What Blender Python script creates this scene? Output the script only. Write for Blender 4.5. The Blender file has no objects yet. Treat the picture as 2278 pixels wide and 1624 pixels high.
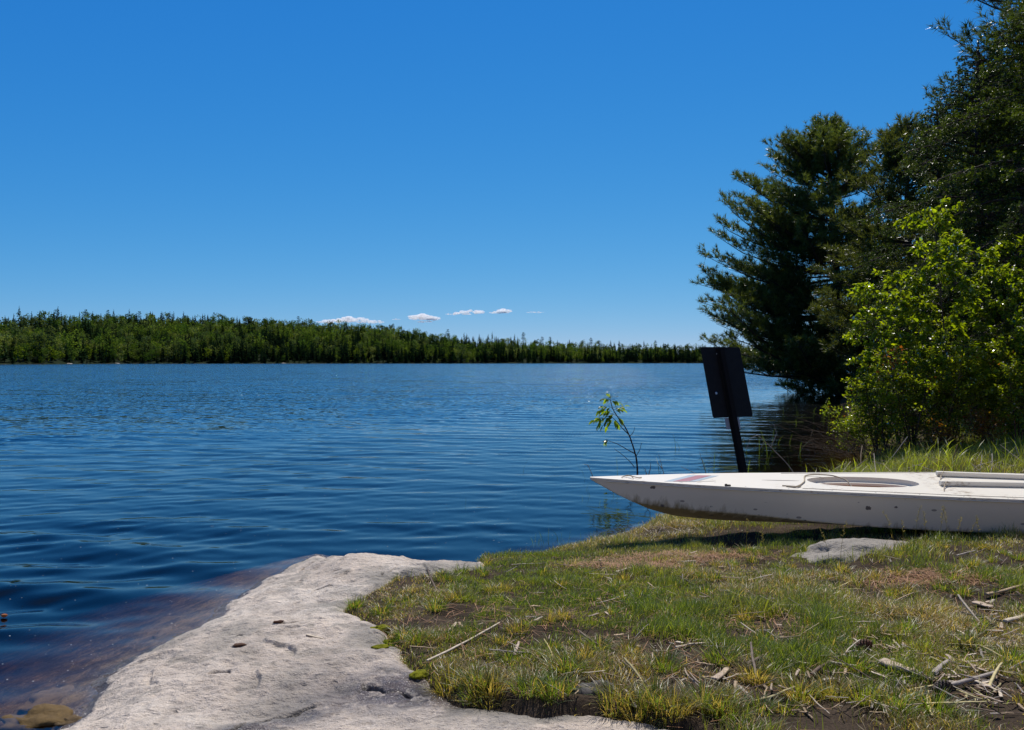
import bpy, math, random
import numpy as np
from mathutils import Vector, Matrix
from mathutils.geometry import tessellate_polygon

R = math.radians
RNG = np.random.default_rng(7)
random.seed(5)
scn = bpy.context.scene
COL = scn.collection
H = 1.2          # camera height above the lake
F = 800.0        # focal length in pixels of the 1024-wide picture
K = 1024/2278.0  # measured coordinates -> picture pixels
HY = 362.0       # horizon row

def P(xd, yd, z=0.0):
    """measured point lying at height z -> plan position"""
    px, py = xd*K, yd*K
    d = (H-z)*F/(py-HY)
    return np.array([(px-512)/F*d, d, z])

def Q(xd, yd, d):
    """measured point at distance d -> world position"""
    return np.array([(xd*K-512)/F*d, d, H-(yd*K-HY)/F*d])

# ------------------------------------------------------------------ helpers
def tag(o, label=None, cat=None, group=None, kind=None):
    if label: o['label'] = label
    if cat: o['category'] = cat
    if group: o['group'] = group
    if kind: o['kind'] = kind
    return o

def empty(name, loc=(0, 0, 0), rot=(0, 0, 0)):
    o = bpy.data.objects.new(name, None)
    o.location = loc
    o.rotation_euler = rot
    o.empty_display_size = 0.1
    COL.objects.link(o)
    return o

def mesh_np(name, V, faces, mat=None, smooth=True, parent=None, attrs=None, link=True):
    """faces: list of int arrays (n,3) / (n,4)"""
    if not isinstance(faces, (list, tuple)): faces = [faces]
    faces = [np.asarray(f, dtype=np.int32) for f in faces if len(f)]
    me = bpy.data.meshes.new(name)
    V = np.asarray(V, dtype=np.float32)
    me.vertices.add(len(V))
    me.vertices.foreach_set('co', V.ravel())
    loops = np.concatenate([f.ravel() for f in faces])
    tot = np.concatenate([np.full(len(f), f.shape[1], dtype=np.int32) for f in faces])
    start = np.concatenate([[0], np.cumsum(tot)[:-1]]).astype(np.int32)
    me.loops.add(len(loops))
    me.loops.foreach_set('vertex_index', loops)
    me.polygons.add(len(tot))
    me.polygons.foreach_set('loop_start', start)
    me.polygons.foreach_set('loop_total', tot)
    me.polygons.foreach_set('use_smooth', np.full(len(tot), smooth, dtype=bool))
    if attrs:
        for k, a in attrs.items():
            a = np.asarray(a, dtype=np.float32)
            if a.ndim == 1:
                at = me.attributes.new(k, 'FLOAT', 'POINT')
                at.data.foreach_set('value', a)
            else:
                if a.shape[1] == 3: a = np.concatenate([a, np.ones((len(a), 1), np.float32)], 1)
                at = me.attributes.new(k, 'FLOAT_COLOR', 'POINT')
                at.data.foreach_set('color', a.ravel())
    me.update(calc_edges=True)
    me.validate()
    if mat: me.materials.append(mat)
    if not link: return me
    o = bpy.data.objects.new(name, me)
    COL.objects.link(o)
    if parent: o.parent = parent
    return o

def grid_faces(n, m, wrap=False):
    i = np.arange(n-1)[:, None]; j = np.arange(m if wrap else m-1)[None, :]
    a = i*m+j; b = i*m+(j+1) % m
    return np.stack([a, b, b+m, a+m], -1).reshape(-1, 4)

def _h(xi, yi, seed):
    h = (xi.astype(np.int64)*374761393 + yi.astype(np.int64)*668265263 + seed*144269504) & 0xffffffff
    h = ((h ^ (h >> 13))*1274126177) & 0xffffffff
    return ((h ^ (h >> 16)) & 0xffffff)/float(0xffffff)

def vn(x, y, seed=0):
    x = np.asarray(x, float); y = np.asarray(y, float)
    xi = np.floor(x); yi = np.floor(y)
    fx = x-xi; fy = y-yi
    u = fx*fx*fx*(fx*(fx*6-15)+10); v = fy*fy*fy*(fy*(fy*6-15)+10)
    a = _h(xi, yi, seed); b = _h(xi+1, yi, seed); c = _h(xi, yi+1, seed); d = _h(xi+1, yi+1, seed)
    return (a*(1-u)+b*u)*(1-v)+(c*(1-u)+d*u)*v

def fbm(x, y, o=4, seed=0, gain=0.5):
    s = 0; a = 1; t = 0
    for k in range(o):
        s = s+a*(vn(x*2**k+k*17.3, y*2**k-k*9.1, seed+k)-0.5); t += a; a *= gain
    return s/t*2

def sstep(x, a, b):
    t = np.clip((x-a)/(b-a), 0, 1)
    return t*t*(3-2*t)

def sdist(x, y, poly):
    """signed distance, positive inside the polygon"""
    x = np.asarray(x, float); y = np.asarray(y, float)
    best = np.full(x.shape, 1e18); inside = np.zeros(x.shape, bool)
    n = len(poly)
    for i in range(n):
        ax, ay = poly[i]; bx, by = poly[(i+1) % n]
        dx, dy = bx-ax, by-ay
        t = np.clip(((x-ax)*dx+(y-ay)*dy)/(dx*dx+dy*dy+1e-12), 0, 1)
        best = np.minimum(best, (x-ax-t*dx)**2+(y-ay-t*dy)**2)
        c = ((ay > y) != (by > y))
        xs = ax+(y-ay)*dx/(dy if dy != 0 else 1e-12)
        inside ^= c & (x < xs)
    d = np.sqrt(best)
    return np.where(inside, d, -d)

def tubes(Pts, Rad, sides=4):
    """Pts (N,k,3), Rad (N,k) -> verts, quads"""
    Pts = np.asarray(Pts, float); Rad = np.asarray(Rad, float)
    N, k, _ = Pts.shape
    T = np.gradient(Pts, axis=1)
    T /= np.linalg.norm(T, axis=2, keepdims=True)+1e-9
    ref = np.where(np.abs(T[:, :1, 2:3]) > 0.85, np.array([1., 0, 0]), np.array([0, 0, 1.]))
    n1 = np.cross(T, np.broadcast_to(ref, T.shape)); n1 /= np.linalg.norm(n1, axis=2, keepdims=True)+1e-9
    n2 = np.cross(T, n1)
    a = np.arange(sides)*2*math.pi/sides
    V = Pts[:, :, None, :]+Rad[:, :, None, None]*(np.cos(a)[None, None, :, None]*n1[:, :, None, :]+np.sin(a)[None, None, :, None]*n2[:, :, None, :])
    V = V.reshape(-1, 3)
    g = grid_faces(k, sides, True)
    Fq = (g[None]+(np.arange(N)*k*sides)[:, None, None]).reshape(-1, 4)
    return V, Fq

class Acc:
    """collects pieces of ONE mesh"""
    def __init__(s): s.V = []; s.F = {3: [], 4: []}; s.n = 0; s.A = []
    def add(s, V, Fc, tint=None):
        V = np.asarray(V, float)
        s.V.append(V)
        for f in (Fc if isinstance(Fc, (list, tuple)) else [Fc]):
            f = np.asarray(f)
            if len(f): s.F[f.shape[1]].append(f+s.n)
        if tint is None: tint = np.zeros((len(V), 3))
        tint = np.asarray(tint, float)
        if tint.ndim == 1: tint = np.tile(tint, (len(V), 1))
        s.A.append(tint)
        s.n += len(V)
    def tube(s, pts, rad, sides=6, tint=None, cap=True):
        pts = np.asarray(pts, float)
        rad = np.broadcast_to(np.asarray(rad, float), (len(pts),))
        V, Fq = tubes(pts[None], rad[None], sides)
        s.add(V, Fq, tint)
        if cap:
            k = len(pts)
            V2 = [V[:sides], V[-sides:]]
            for e, c in ((V2[0], pts[0]), (V2[1], pts[-1])):
                vv = np.vstack([e, c]); i = np.arange(sides)
                s.add(vv, np.stack([i, (i+1) % sides, np.full(sides, sides)], 1), tint)
    def build(s, name, mat, parent=None, smooth=True, link=True):
        V = np.concatenate(s.V); A = np.concatenate(s.A)
        return mesh_np(name, V, [np.concatenate(s.F[k]) for k in (3, 4) if s.F[k]], mat, smooth, parent, {'tint': A}, link)

def box_vf(c, hx, u=None, v=None, w=None):
    u = np.array([1., 0, 0]) if u is None else np.asarray(u, float)
    v = np.array([0, 1., 0]) if v is None else np.asarray(v, float)
    w = np.array([0, 0, 1.]) if w is None else np.asarray(w, float)
    V = []
    for sz in (-1, 1):
        for sx, sy in ((-1, -1), (1, -1), (1, 1), (-1, 1)):
            V.append(np.asarray(c, float)+sx*hx[0]*u+sy*hx[1]*v+sz*hx[2]*w)
    Fq = [[3, 2, 1, 0], [4, 5, 6, 7], [0, 1, 5, 4], [1, 2, 6, 5], [2, 3, 7, 6], [3, 0, 4, 7]]
    return np.array(V), np.array(Fq)

# ------------------------------------------------------------------ materials
class NT:
    def __init__(s, name):
        s.m = bpy.data.materials.new(name); s.m.use_nodes = True
        s.t = s.m.node_tree; s.t.nodes.clear()
        s.out = s.t.nodes.new('ShaderNodeOutputMaterial')
    def n(s, typ, **kw):
        nd = s.t.nodes.new(typ)
        for k, v in kw.items():
            if k in nd.inputs: nd.inputs[k].default_value = v
            else: setattr(nd, k, v)
        return nd
    def l(s, a, b): s.t.links.new(a, b)
    def ramp(s, fac, stops, interp='LINEAR'):
        r = s.t.nodes.new('ShaderNodeValToRGB'); r.color_ramp.interpolation = interp
        e = r.color_ramp.elements
        while len(e) < len(stops): e.new(0.5)
        for i, (p, c) in enumerate(stops):
            e[i].position = p; e[i].color = (*c, 1) if len(c) == 3 else c
        s.l(fac, r.inputs[0]); return r.outputs[0]
    def noise(s, scale, detail=4, rough=0.5, vec=None, out='Fac', dist=0.0):
        nd = s.t.nodes.new('ShaderNodeTexNoise')
        nd.inputs['Scale'].default_value = scale; nd.inputs['Detail'].default_value = detail
        nd.inputs['Roughness'].default_value = rough; nd.inputs['Distortion'].default_value = dist
        s.l(vec if vec else s.coord(), nd.inputs['Vector'])
        return nd.outputs[out]
    def coord(s):
        if not hasattr(s, '_c'): s._c = s.t.nodes.new('ShaderNodeNewGeometry').outputs['Position']
        return s._c
    def objc(s):
        if not hasattr(s, '_o'): s._o = s.t.nodes.new('ShaderNodeTexCoord').outputs['Object']
        return s._o
    def mapping(s, vec, scale=(1, 1, 1), rot=(0, 0, 0), loc=(0, 0, 0)):
        m = s.t.nodes.new('ShaderNodeMapping'); s.l(vec, m.inputs['Vector'])
        m.inputs['Scale'].default_value = scale; m.inputs['Rotation'].default_value = rot; m.inputs['Location'].default_value = loc
        return m.outputs[0]
    def mix(s, fac, a, b, blend='MIX'):
        m = s.t.nodes.new('ShaderNodeMix'); m.data_type = 'RGBA'; m.blend_type = blend
        for v, i in ((fac, 0), (a, 6), (b, 7)):
            if hasattr(v, 'links'): s.l(v, m.inputs[i])
            else: m.inputs[i].default_value = v if i == 0 else ((*v, 1) if len(v) == 3 else v)
        return m.outputs[2]
    def math(s, op, a, b=0.0, c=0.0, clamp=False):
        m = s.t.nodes.new('ShaderNodeMath'); m.operation = op; m.use_clamp = clamp
        for i, v in enumerate((a, b, c)):
            if hasattr(v, 'links'): s.l(v, m.inputs[i])
            else: m.inputs[i].default_value = v
        return m.outputs[0]
    def attr(s, name, out='Color'):
        a = s.t.nodes.new('ShaderNodeAttribute'); a.attribute_name = name
        return a.outputs[out]
    def bump(s, height, dist=0.01, strength=1.0, normal=None):
        b = s.t.nodes.new('ShaderNodeBump'); b.inputs['Distance'].default_value = dist; b.inputs['Strength'].default_value = strength
        s.l(height, b.inputs['Height'])
        if normal: s.l(normal, b.inputs['Normal'])
        return b.outputs[0]
    def pbr(s, color, rough=0.6, normal=None, spec=0.5, **kw):
        p = s.t.nodes.new('ShaderNodeBsdfPrincipled')
        for v, k in ((color, 'Base Color'), (rough, 'Roughness'), (spec, 'Specular IOR Level')):
            if hasattr(v, 'links'): s.l(v, p.inputs[k])
            else: p.inputs[k].default_value = (*v, 1) if isinstance(v, tuple) else v
        for k, v in kw.items(): p.inputs[k].default_value = v
        if normal: s.l(normal, p.inputs['Normal'])
        return p.outputs[0]
    def done(s, sh):
        s.l(sh, s.out.inputs['Surface']); return s.m

def leaf_mat(name, gloss=0.12, trans=0.45, tcol=(1.9, 1.9, 0.6), rough=0.35):
    t = NT(name)
    c = t.attr('tint')
    d = t.n('ShaderNodeBsdfDiffuse'); t.l(c, d.inputs['Color'])
    tr = t.n('ShaderNodeBsdfTranslucent')
    t.l(t.mix(1.0, c, tcol, 'MULTIPLY'), tr.inputs['Color'])
    m = t.n('ShaderNodeMixShader'); m.inputs[0].default_value = trans
    t.l(d.outputs[0], m.inputs[1]); t.l(tr.outputs[0], m.inputs[2])
    g = t.n('ShaderNodeBsdfGlossy'); g.inputs['Roughness'].default_value = rough; g.inputs['Color'].default_value = (1, 1, 1, 1)
    lw = t.n('ShaderNodeFresnel'); lw.inputs['IOR'].default_value = 1.45
    f = t.math('MULTIPLY', lw.outputs[0], gloss*4, clamp=True)
    m2 = t.n('ShaderNodeMixShader'); t.l(f, m2.inputs[0]); t.l(m.outputs[0], m2.inputs[1]); t.l(g.outputs[0], m2.inputs[2])
    return t.done(m2.outputs[0])

M = {}
M['grass'] = leaf_mat('grass_blade', 0.018, 0.5, (2.3, 2.2, 0.8), 0.5)
M['leaf'] = leaf_mat('broad_leaf', 0.07, 0.6, (3.8, 3.4, 0.45), 0.3)
M['needle'] = leaf_mat('pine_needle', 0.03, 0.3, (1.8, 1.8, 0.7), 0.4)
M['farleaf'] = leaf_mat('far_foliage', 0.0, 0.3, (1.5, 1.5, 0.6), 0.6)

def m_bark(name, c1, c2):
    t = NT(name)
    n = t.noise(14, 6, 0.65, t.mapping(t.coord(), (1, 1, 0.25)))
    return t.done(t.pbr(t.ramp(n, [(0.3, c1), (0.7, c2)]), 0.9, t.bump(n, 0.02, 0.8), 0.2))
M['bark'] = m_bark('pine_bark', (0.025, 0.018, 0.013), (0.09, 0.07, 0.055))
M['twig'] = m_bark('twig_bark', (0.04, 0.026, 0.018), (0.12, 0.085, 0.06))
M['deadwood'] = m_bark('dead_wood', (0.16, 0.13, 0.11), (0.38, 0.33, 0.28))

def m_tint(name, rough=0.7, bump=0.002, scale=60, spec=0.3):
    t = NT(name)
    n = t.noise(scale, 4, 0.6)
    c = t.mix(1.0, t.attr('tint'), t.ramp(n, [(0.25, (0.62, 0.6, 0.58)), (0.75, (1.25, 1.25, 1.25))]), 'MULTIPLY')
    return t.done(t.pbr(c, rough, t.bump(n, bump), spec))
M['litter'] = m_tint('dry_stalk', 0.65, 0.001, 90)
M['stone'] = m_tint('small_stone', 0.85, 0.004, 40)

def m_granite():
    t = NT('granite')
    p = t.coord()
    big = t.noise(1.7, 5, 0.6, p)
    mid = t.noise(9, 6, 0.65, p, dist=0.3)
    fine = t.noise(75, 4, 0.7, p)
    fine2 = t.noise(210, 3, 0.7, p)
    stre = t.noise(16, 5, 0.7, t.mapping(p, (1, 1.7, 1), (0, 0, R(25))))
    base = t.ramp(big, [(0.25, (0.42, 0.36, 0.315)), (0.5, (0.57, 0.50, 0.44)), (0.75, (0.64, 0.59, 0.535))])
    base = t.mix(0.55, base, t.ramp(mid, [(0.32, (0.50, 0.47, 0.44)), (0.52, (0.98, 0.96, 0.94)), (0.66, (1.14, 1.10, 1.06))]), 'MULTIPLY')
    base = t.mix(0.75, base, t.ramp(stre, [(0.28, (0.45, 0.42, 0.40)), (0.42, (1, 1, 1)), (0.7, (1.18, 1.14, 1.08))]), 'MULTIPLY')
    base = t.mix(0.85, base, t.ramp(fine, [(0.26, (0.25, 0.23, 0.22)), (0.38, (0.95, 0.93, 0.9)), (0.6, (1.0, 1.0, 1.0)), (0.78, (1.5, 1.46, 1.42))]), 'MULTIPLY')
    base = t.mix(0.6, base, t.ramp(fine2, [(0.3, (0.45, 0.42, 0.4)), (0.5, (1, 1, 1)), (0.7, (1.3, 1.3, 1.3))]), 'MULTIPLY')
    a = t.attr('tint')
    sep = t.n('ShaderNodeSeparateColor'); t.l(a, sep.inputs[0])
    wet, under, lichen = sep.outputs[0], sep.outputs[1], sep.outputs[2]
    wet = t.math('MULTIPLY', wet, t.ramp(t.noise(17, 5, 0.7, p), [(0.38, (0.32,)*3), (0.47, (1,)*3)]), clamp=True)
    base = t.mix(lichen, base, t.mix(t.noise(40, 3, 0.6, p), (0.11, 0.105, 0.09), (0.27, 0.25, 0.22)))
    base = t.mix(wet, base, t.mix(1.0, base, (0.28, 0.27, 0.30), 'MULTIPLY'))
    base = t.mix(under, base, t.mix(0.6, t.mix(t.ramp(mid, [(0.42, (0,)*3), (0.58, (1,)*3)]), (0.10, 0.065, 0.028), (0.42, 0.29, 0.12)), t.mix(1.0, base, (0.8, 0.62, 0.42), 'MULTIPLY')))
    base = t.mix(t.math('MULTIPLY', t.attr('crack', 'Fac'), 0.85), base, (0.06, 0.05, 0.04))
    pv = t.n('ShaderNodeTexVoronoi'); pv.inputs['Scale'].default_value = 21.0
    wp = t.n('ShaderNodeVectorMath'); wp.operation = 'MULTIPLY_ADD'; t.l(t.noise(9, 3, 0.6, p, 'Color'), wp.inputs[0]); wp.inputs[1].default_value = (0.09, 0.09, 0.09)
    t.l(t.mapping(p, (0.8, 1.7, 1), (0, 0, R(25))), wp.inputs[2]); t.l(wp.outputs[0], pv.inputs['Vector'])
    ps = t.n('ShaderNodeSeparateColor'); t.l(pv.outputs['Color'], ps.inputs[0])
    pit = t.math('MULTIPLY', t.math('SUBTRACT', t.math('MULTIPLY', t.math('SUBTRACT', ps.outputs[0], 0.62, clamp=True), 0.9), pv.outputs['Distance']), 9.0, clamp=True)
    pit = t.math('MULTIPLY', pit, t.ramp(mid, [(0.40, (1,)*3), (0.58, (0.0,)*3)]))
    base = t.mix(t.math('MULTIPLY', pit, 0.6), base, (0.15, 0.125, 0.11))
    h = t.math('ADD', t.math('MULTIPLY', mid, 1.0), t.math('MULTIPLY', fine, 0.28))
    h = t.math('SUBTRACT', h, t.math('MULTIPLY', pit, 0.35))
    h = t.math('ADD', h, t.math('MULTIPLY', stre, 0.7))
    h = t.math('ADD', h, t.math('MULTIPLY', fine2, 0.10))
    rough = t.math('SUBTRACT', 0.82, t.math('MULTIPLY', wet, 0.68))
    return t.done(t.pbr(base, rough, t.bump(h, 0.026, 1.0), 0.4))
M['granite'] = m_granite()

def m_soil():
    t = NT('soil')
    p = t.coord()
    n = t.noise(5, 6, 0.65, p); f = t.noise(120, 4, 0.7, p)
    c = t.ramp(n, [(0.3, (0.035, 0.026, 0.019)), (0.6, (0.075, 0.056, 0.042)), (0.8, (0.13, 0.10, 0.075))])
    c = t.mix(0.8, c, t.ramp(f, [(0.3, (0.4,)*3), (0.55, (1.0,)*3), (0.68, (1.4, 1.3, 1.2)), (0.78, (3.2, 2.9, 2.5))]), 'MULTIPLY')
    sep = t.n('ShaderNodeSeparateColor'); t.l(t.attr('tint'), sep.inputs[0])
    c = t.mix(sep.outputs[1], c, t.mix(n, (0.03, 0.024, 0.012), (0.11, 0.088, 0.045)))
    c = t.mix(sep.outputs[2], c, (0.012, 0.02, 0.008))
    c = t.mix(t.math('MULTIPLY', sep.outputs[0], 0.75), c, (0.20, 0.095, 0.045))
    c = t.mix(t.attr('dry', 'Fac'), c, (0.46, 0.37, 0.24))  # pale tone of the added rear bank, bright enough to bounce warm light
    return t.done(t.pbr(c, 0.9, t.bump(t.math('ADD', n, t.math('MULTIPLY', f, 0.25)), 0.02), 0.03))
M['soil'] = m_soil()

def m_water():
    t = NT('lake_water')
    p = t.coord()
    far = t.attr('far', 'Fac')
    near = t.math('SUBTRACT', 1.0, far)
    def slopes(scale, sx, rot, k, kn, detail=2):
        c = t.noise(scale, detail, 0.5, t.mapping(p, (sx, 1, 1), (0, 0, R(rot))), 'Color')
        v = t.n('ShaderNodeVectorMath'); v.operation = 'SUBTRACT'; t.l(c, v.inputs[0]); v.inputs[1].default_value = (0.5, 0.5, 0.5)
        m = t.n('ShaderNodeVectorMath'); m.operation = 'SCALE'; t.l(v.outputs[0], m.inputs[0]); t.l(t.math('MULTIPLY_ADD', far, k-kn, kn), m.inputs[3])
        return m.outputs[0]
    def vadd(a, b):
        v = t.n('ShaderNodeVectorMath'); v.operation = 'ADD'; t.l(a, v.inputs[0]); t.l(b, v.inputs[1]); return v.outputs[0]
    sl = vadd(slopes(0.35, 0.45, -8, 0.17, 0.0), slopes(1.1, 0.40, 10, 0.26, 0.0))
    sl = vadd(sl, slopes(3.6, 0.45, -12, 0.25, 0.022))
    sl = vadd(sl, slopes(12.0, 0.6, 5, 0.13, 0.03))
    # rare steep wavelets
    c = t.noise(6.5, 1, 0.5, t.mapping(p, (0.8, 1, 1), (0, 0, R(20)), (0, 0, 0.37)), 'Color')
    v1 = t.n('ShaderNodeVectorMath'); v1.operation = 'SUBTRACT'; t.l(c, v1.inputs[0]); v1.inputs[1].default_value = (0.5, 0.5, 0.5)
    v2 = t.n('ShaderNodeVectorMath'); v2.operation = 'MULTIPLY'; t.l(v1.outputs[0], v2.inputs[0]); t.l(v1.outputs[0], v2.inputs[1])
    v3 = t.n('ShaderNodeVectorMath'); v3.operation = 'MULTIPLY'; t.l(v2.outputs[0], v3.inputs[0]); t.l(v1.outputs[0], v3.inputs[1])
    v4 = t.n('ShaderNodeVectorMath'); v4.operation = 'SCALE'; t.l(v3.outputs[0], v4.inputs[0]); t.l(t.math('MULTIPLY', t.math('POWER', far, 2.5), 60.0), v4.inputs[3])
    v5 = t.n('ShaderNodeVectorMath'); v5.operation = 'MULTIPLY'; t.l(v4.outputs[0], v5.inputs[0]); v5.inputs[1].default_value = (2.2, 1, 1)
    sl = vadd(sl, v5.outputs[0])
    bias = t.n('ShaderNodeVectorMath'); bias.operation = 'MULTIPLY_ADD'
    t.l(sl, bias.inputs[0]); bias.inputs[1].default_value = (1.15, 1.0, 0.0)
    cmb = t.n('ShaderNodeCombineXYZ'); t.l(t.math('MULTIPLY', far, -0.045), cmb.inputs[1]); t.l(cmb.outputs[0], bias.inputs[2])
    gn = t.n('ShaderNodeNewGeometry').outputs['Normal']
    nn = t.n('ShaderNodeVectorMath'); nn.operation = 'NORMALIZE'; t.l(vadd(gn, bias.outputs[0]), nn.inputs[0])
    nrm = nn.outputs[0]
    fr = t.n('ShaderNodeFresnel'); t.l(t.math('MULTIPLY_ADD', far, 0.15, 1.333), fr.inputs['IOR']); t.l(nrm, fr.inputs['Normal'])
    g = t.n('ShaderNodeBsdfGlossy'); g.inputs['Roughness'].default_value = 0.075; g.inputs['Color'].default_value = (1, 1, 1, 1)
    t.l(nrm, g.inputs['Normal'])
    tr0 = t.n('ShaderNodeBsdfTransparent')
    painted_blue = t.n('ShaderNodeBsdfDiffuse'); painted_blue.inputs['Color'].default_value = (0.004, 0.055, 0.125, 1)  # blue painted into distant water, brightening it where the sky reflection falls short
    tr = t.n('ShaderNodeMixShader'); t.l(t.math('MULTIPLY', t.math('POWER', far, 2.0), 0.75), tr.inputs[0]); t.l(tr0.outputs[0], tr.inputs[1]); t.l(painted_blue.outputs[0], tr.inputs[2])
    m = t.n('ShaderNodeMixShader'); t.l(fr.outputs[0], m.inputs[0]); t.l(tr.outputs[0], m.inputs[1]); t.l(g.outputs[0], m.inputs[2])
    va = t.n('ShaderNodeVolumeAbsorption'); va.inputs['Color'].default_value = (0.72, 0.61, 0.42, 1); va.inputs['Density'].default_value = 4.2
    t.l(va.outputs[0], t.out.inputs['Volume'])
    return t.done(m.outputs[0])
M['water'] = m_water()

def m_plain(name, col, rough=0.5, metal=0.0, spec=0.5, var=0.15, scale=20):
    t = NT(name)
    n = t.noise(scale, 4, 0.6, t.objc())
    lo = tuple(c*(1-var) for c in col); hi = tuple(min(1, c*(1+var)) for c in col)
    return t.done(t.pbr(t.mix(n, lo, hi), rough, t.bump(n, 0.001), spec, Metallic=metal))
M['sign'] = m_plain('dark_sign_metal', (0.009, 0.0095, 0.0105), 0.6, 0.0, 0.12, 0.5)
M['post'] = m_plain('dark_post_metal', (0.007, 0.006, 0.006), 0.7, 0.0, 0.10)
M['greyplate'] = m_plain('grey_plate', (0.22, 0.25, 0.30), 0.5)
M['boltm'] = m_plain('bolt_metal', (0.55, 0.55, 0.52), 0.35, 0.7)
M['rope'] = m_plain('cord', (0.40, 0.33, 0.24), 0.9, var=0.4, scale=200)
M['inside'] = m_plain('varnished_wood', (0.36, 0.21, 0.12), 0.55, var=0.3, scale=9)
M['red'] = m_plain('faded_maroon', (0.28, 0.07, 0.11), 0.5)
M['bluegrey'] = m_plain('faded_bluegrey', (0.27, 0.34, 0.40), 0.5)

def m_hull():
    t = NT('white_hull_paint')
    o = t.objc()
    sx = t.n('ShaderNodeSeparateXYZ'); t.l(o, sx.inputs[0])
    X, Z = sx.outputs[0], sx.outputs[2]
    n = t.noise(3, 5, 0.6, o)
    c = t.mix(n, (0.68, 0.625, 0.525), (0.77, 0.715, 0.61))
    # algae and mud stain around the forefoot and along the bottom
    streak = t.noise(7, 6, 0.7, t.mapping(o, (3.0, 1, 0.9), (0, R(-22), 0)))
    edge = t.math('MAXIMUM', t.math('MULTIPLY_ADD', X, -0.115, -0.050), -0.205)
    edge = t.math('ADD', edge, t.math('MULTIPLY', t.math('SUBTRACT', streak, 0.5), 0.26))
    st = t.math('MULTIPLY', t.math('SUBTRACT', edge, Z), 16.0, clamp=True)
    st = t.math('MULTIPLY', st, t.math('MULTIPLY', t.math('SUBTRACT', X, 0.17), 8.0, clamp=True), clamp=True)
    sc = t.mix(t.noise(14, 5, 0.7, o), (0.10, 0.072, 0.025), (0.30, 0.235, 0.11))
    c = t.mix(t.math('MULTIPLY', st, 0.86), c, sc)
    # scuffs and chips
    v = t.n('ShaderNodeTexVoronoi'); v.inputs['Scale'].default_value = 11.0; v.feature = 'F1'
    t.l(t.mapping(o, (1.0, 1.0, 1.5), (0, R(20), 0)), v.inputs['Vector'])
    rnd = t.n('ShaderNodeSeparateColor'); t.l(v.outputs['Color'], rnd.inputs[0])
    rad = t.math('MULTIPLY', t.math('SUBTRACT', rnd.outputs[0], 0.55, clamp=True), 0.62)
    d = t.math('ADD', v.outputs['Distance'], t.math('MULTIPLY', t.math('SUBTRACT', t.noise(60, 3, 0.6, o), 0.5), 0.35))
    chip = t.math('MULTIPLY', t.math('SUBTRACT', rad, d), 60.0, clamp=True)
    c = t.mix(chip, c, (0.13, 0.115, 0.11))
    vb = t.n('ShaderNodeTexVoronoi'); vb.inputs['Scale'].default_value = 27.0; t.l(t.mapping(o, (0.55, 1, 1.2), (0, R(-35), 0)), vb.inputs['Vector'])
    rb = t.n('ShaderNodeSeparateColor'); t.l(vb.outputs['Color'], rb.inputs[0])
    cb = t.math('MULTIPLY', t.math('SUBTRACT', t.math('MULTIPLY', t.math('SUBTRACT', rb.outputs[0], 0.80, clamp=True), 1.5), vb.outputs['Distance']), 30.0, clamp=True)
    c = t.mix(t.math('MULTIPLY', cb, 0.8), c, (0.20, 0.18, 0.17))
    v2 = t.noise(26, 3, 0.5, t.mapping(o, (0.35, 1, 1.6), (0, R(-8), 0)))
    c = t.mix(t.ramp(v2, [(0.74, (0,)*3), (0.78, (0.7,)*3)]), c, (0.30, 0.28, 0.27))
    # rubbed sheer edge
    ed = t.math('MULTIPLY', t.math('SUBTRACT', 0.010, t.math('ABSOLUTE', Z)), 90.0, clamp=True)
    c = t.mix(t.math('MULTIPLY', ed, t.ramp(t.noise(30, 4, 0.7, t.mapping(o, (0.4, 1, 1))), [(0.5, (0,)*3), (0.62, (1,)*3)])), c, (0.26, 0.22, 0.19))
    return t.done(t.pbr(c, 0.42, t.bump(n, 0.002), 0.45))
M['hull'] = m_hull()

def m_deck():
    t = NT('white_deck_paint')
    o = t.objc()
    n = t.noise(4, 5, 0.6, o)
    c = t.mix(n, (0.71, 0.655, 0.555), (0.79, 0.74, 0.645))
    f = t.noise(34, 5, 0.7, t.mapping(o, (0.5, 1.6, 1)))
    area = t.noise(2.3, 2, 0.5, o)
    dirt = t.math('MULTIPLY', t.ramp(f, [(0.57, (0,)*3), (0.64, (1,)*3)]), t.ramp(area, [(0.52, (0.0,)*3), (0.62, (1,)*3)]))
    sx = t.n('ShaderNodeSeparateXYZ'); t.l(o, sx.inputs[0])
    worn = t.math('SUBTRACT', 1.0, t.math('MULTIPLY', t.math('ABSOLUTE', t.math('SUBTRACT', sx.outputs[0], 2.28)), 6.0), clamp=True)
    dirt = t.math('ADD', dirt, t.math('MULTIPLY', worn, t.ramp(f, [(0.54, (0,)*3), (0.58, (1,)*3)])), clamp=True)
    c = t.mix(t.math('MULTIPLY', dirt, 0.85), c, (0.24, 0.16, 0.11))
    return t.done(t.pbr(c, 0.4, t.bump(f, 0.0008), 0.45))
M['deck'] = m_deck()
M['dark'] = m_plain('dark_gap', (0.05, 0.04, 0.035), 0.8)

def m_moss():
    t = NT('moss')
    n = t.noise(50, 5, 0.7)
    return t.done(t.pbr(t.ramp(n, [(0.3, (0.08, 0.085, 0.006)), (0.7, (0.24, 0.24, 0.015))]), 0.95, t.bump(n, 0.008), 0.1))
M['moss'] = m_moss()

def m_cloud():
    t = NT('cloud_white')
    v = t.n('ShaderNodeVolumeScatter'); v.inputs['Color'].default_value = (0.984, 0.993, 1, 1)
    v.inputs['Density'].default_value = 0.05; v.inputs['Anisotropy'].default_value = 0.45
    t.l(v.outputs[0], t.out.inputs['Volume'])
    return t.m
M['cloud'] = m_cloud()

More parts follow.
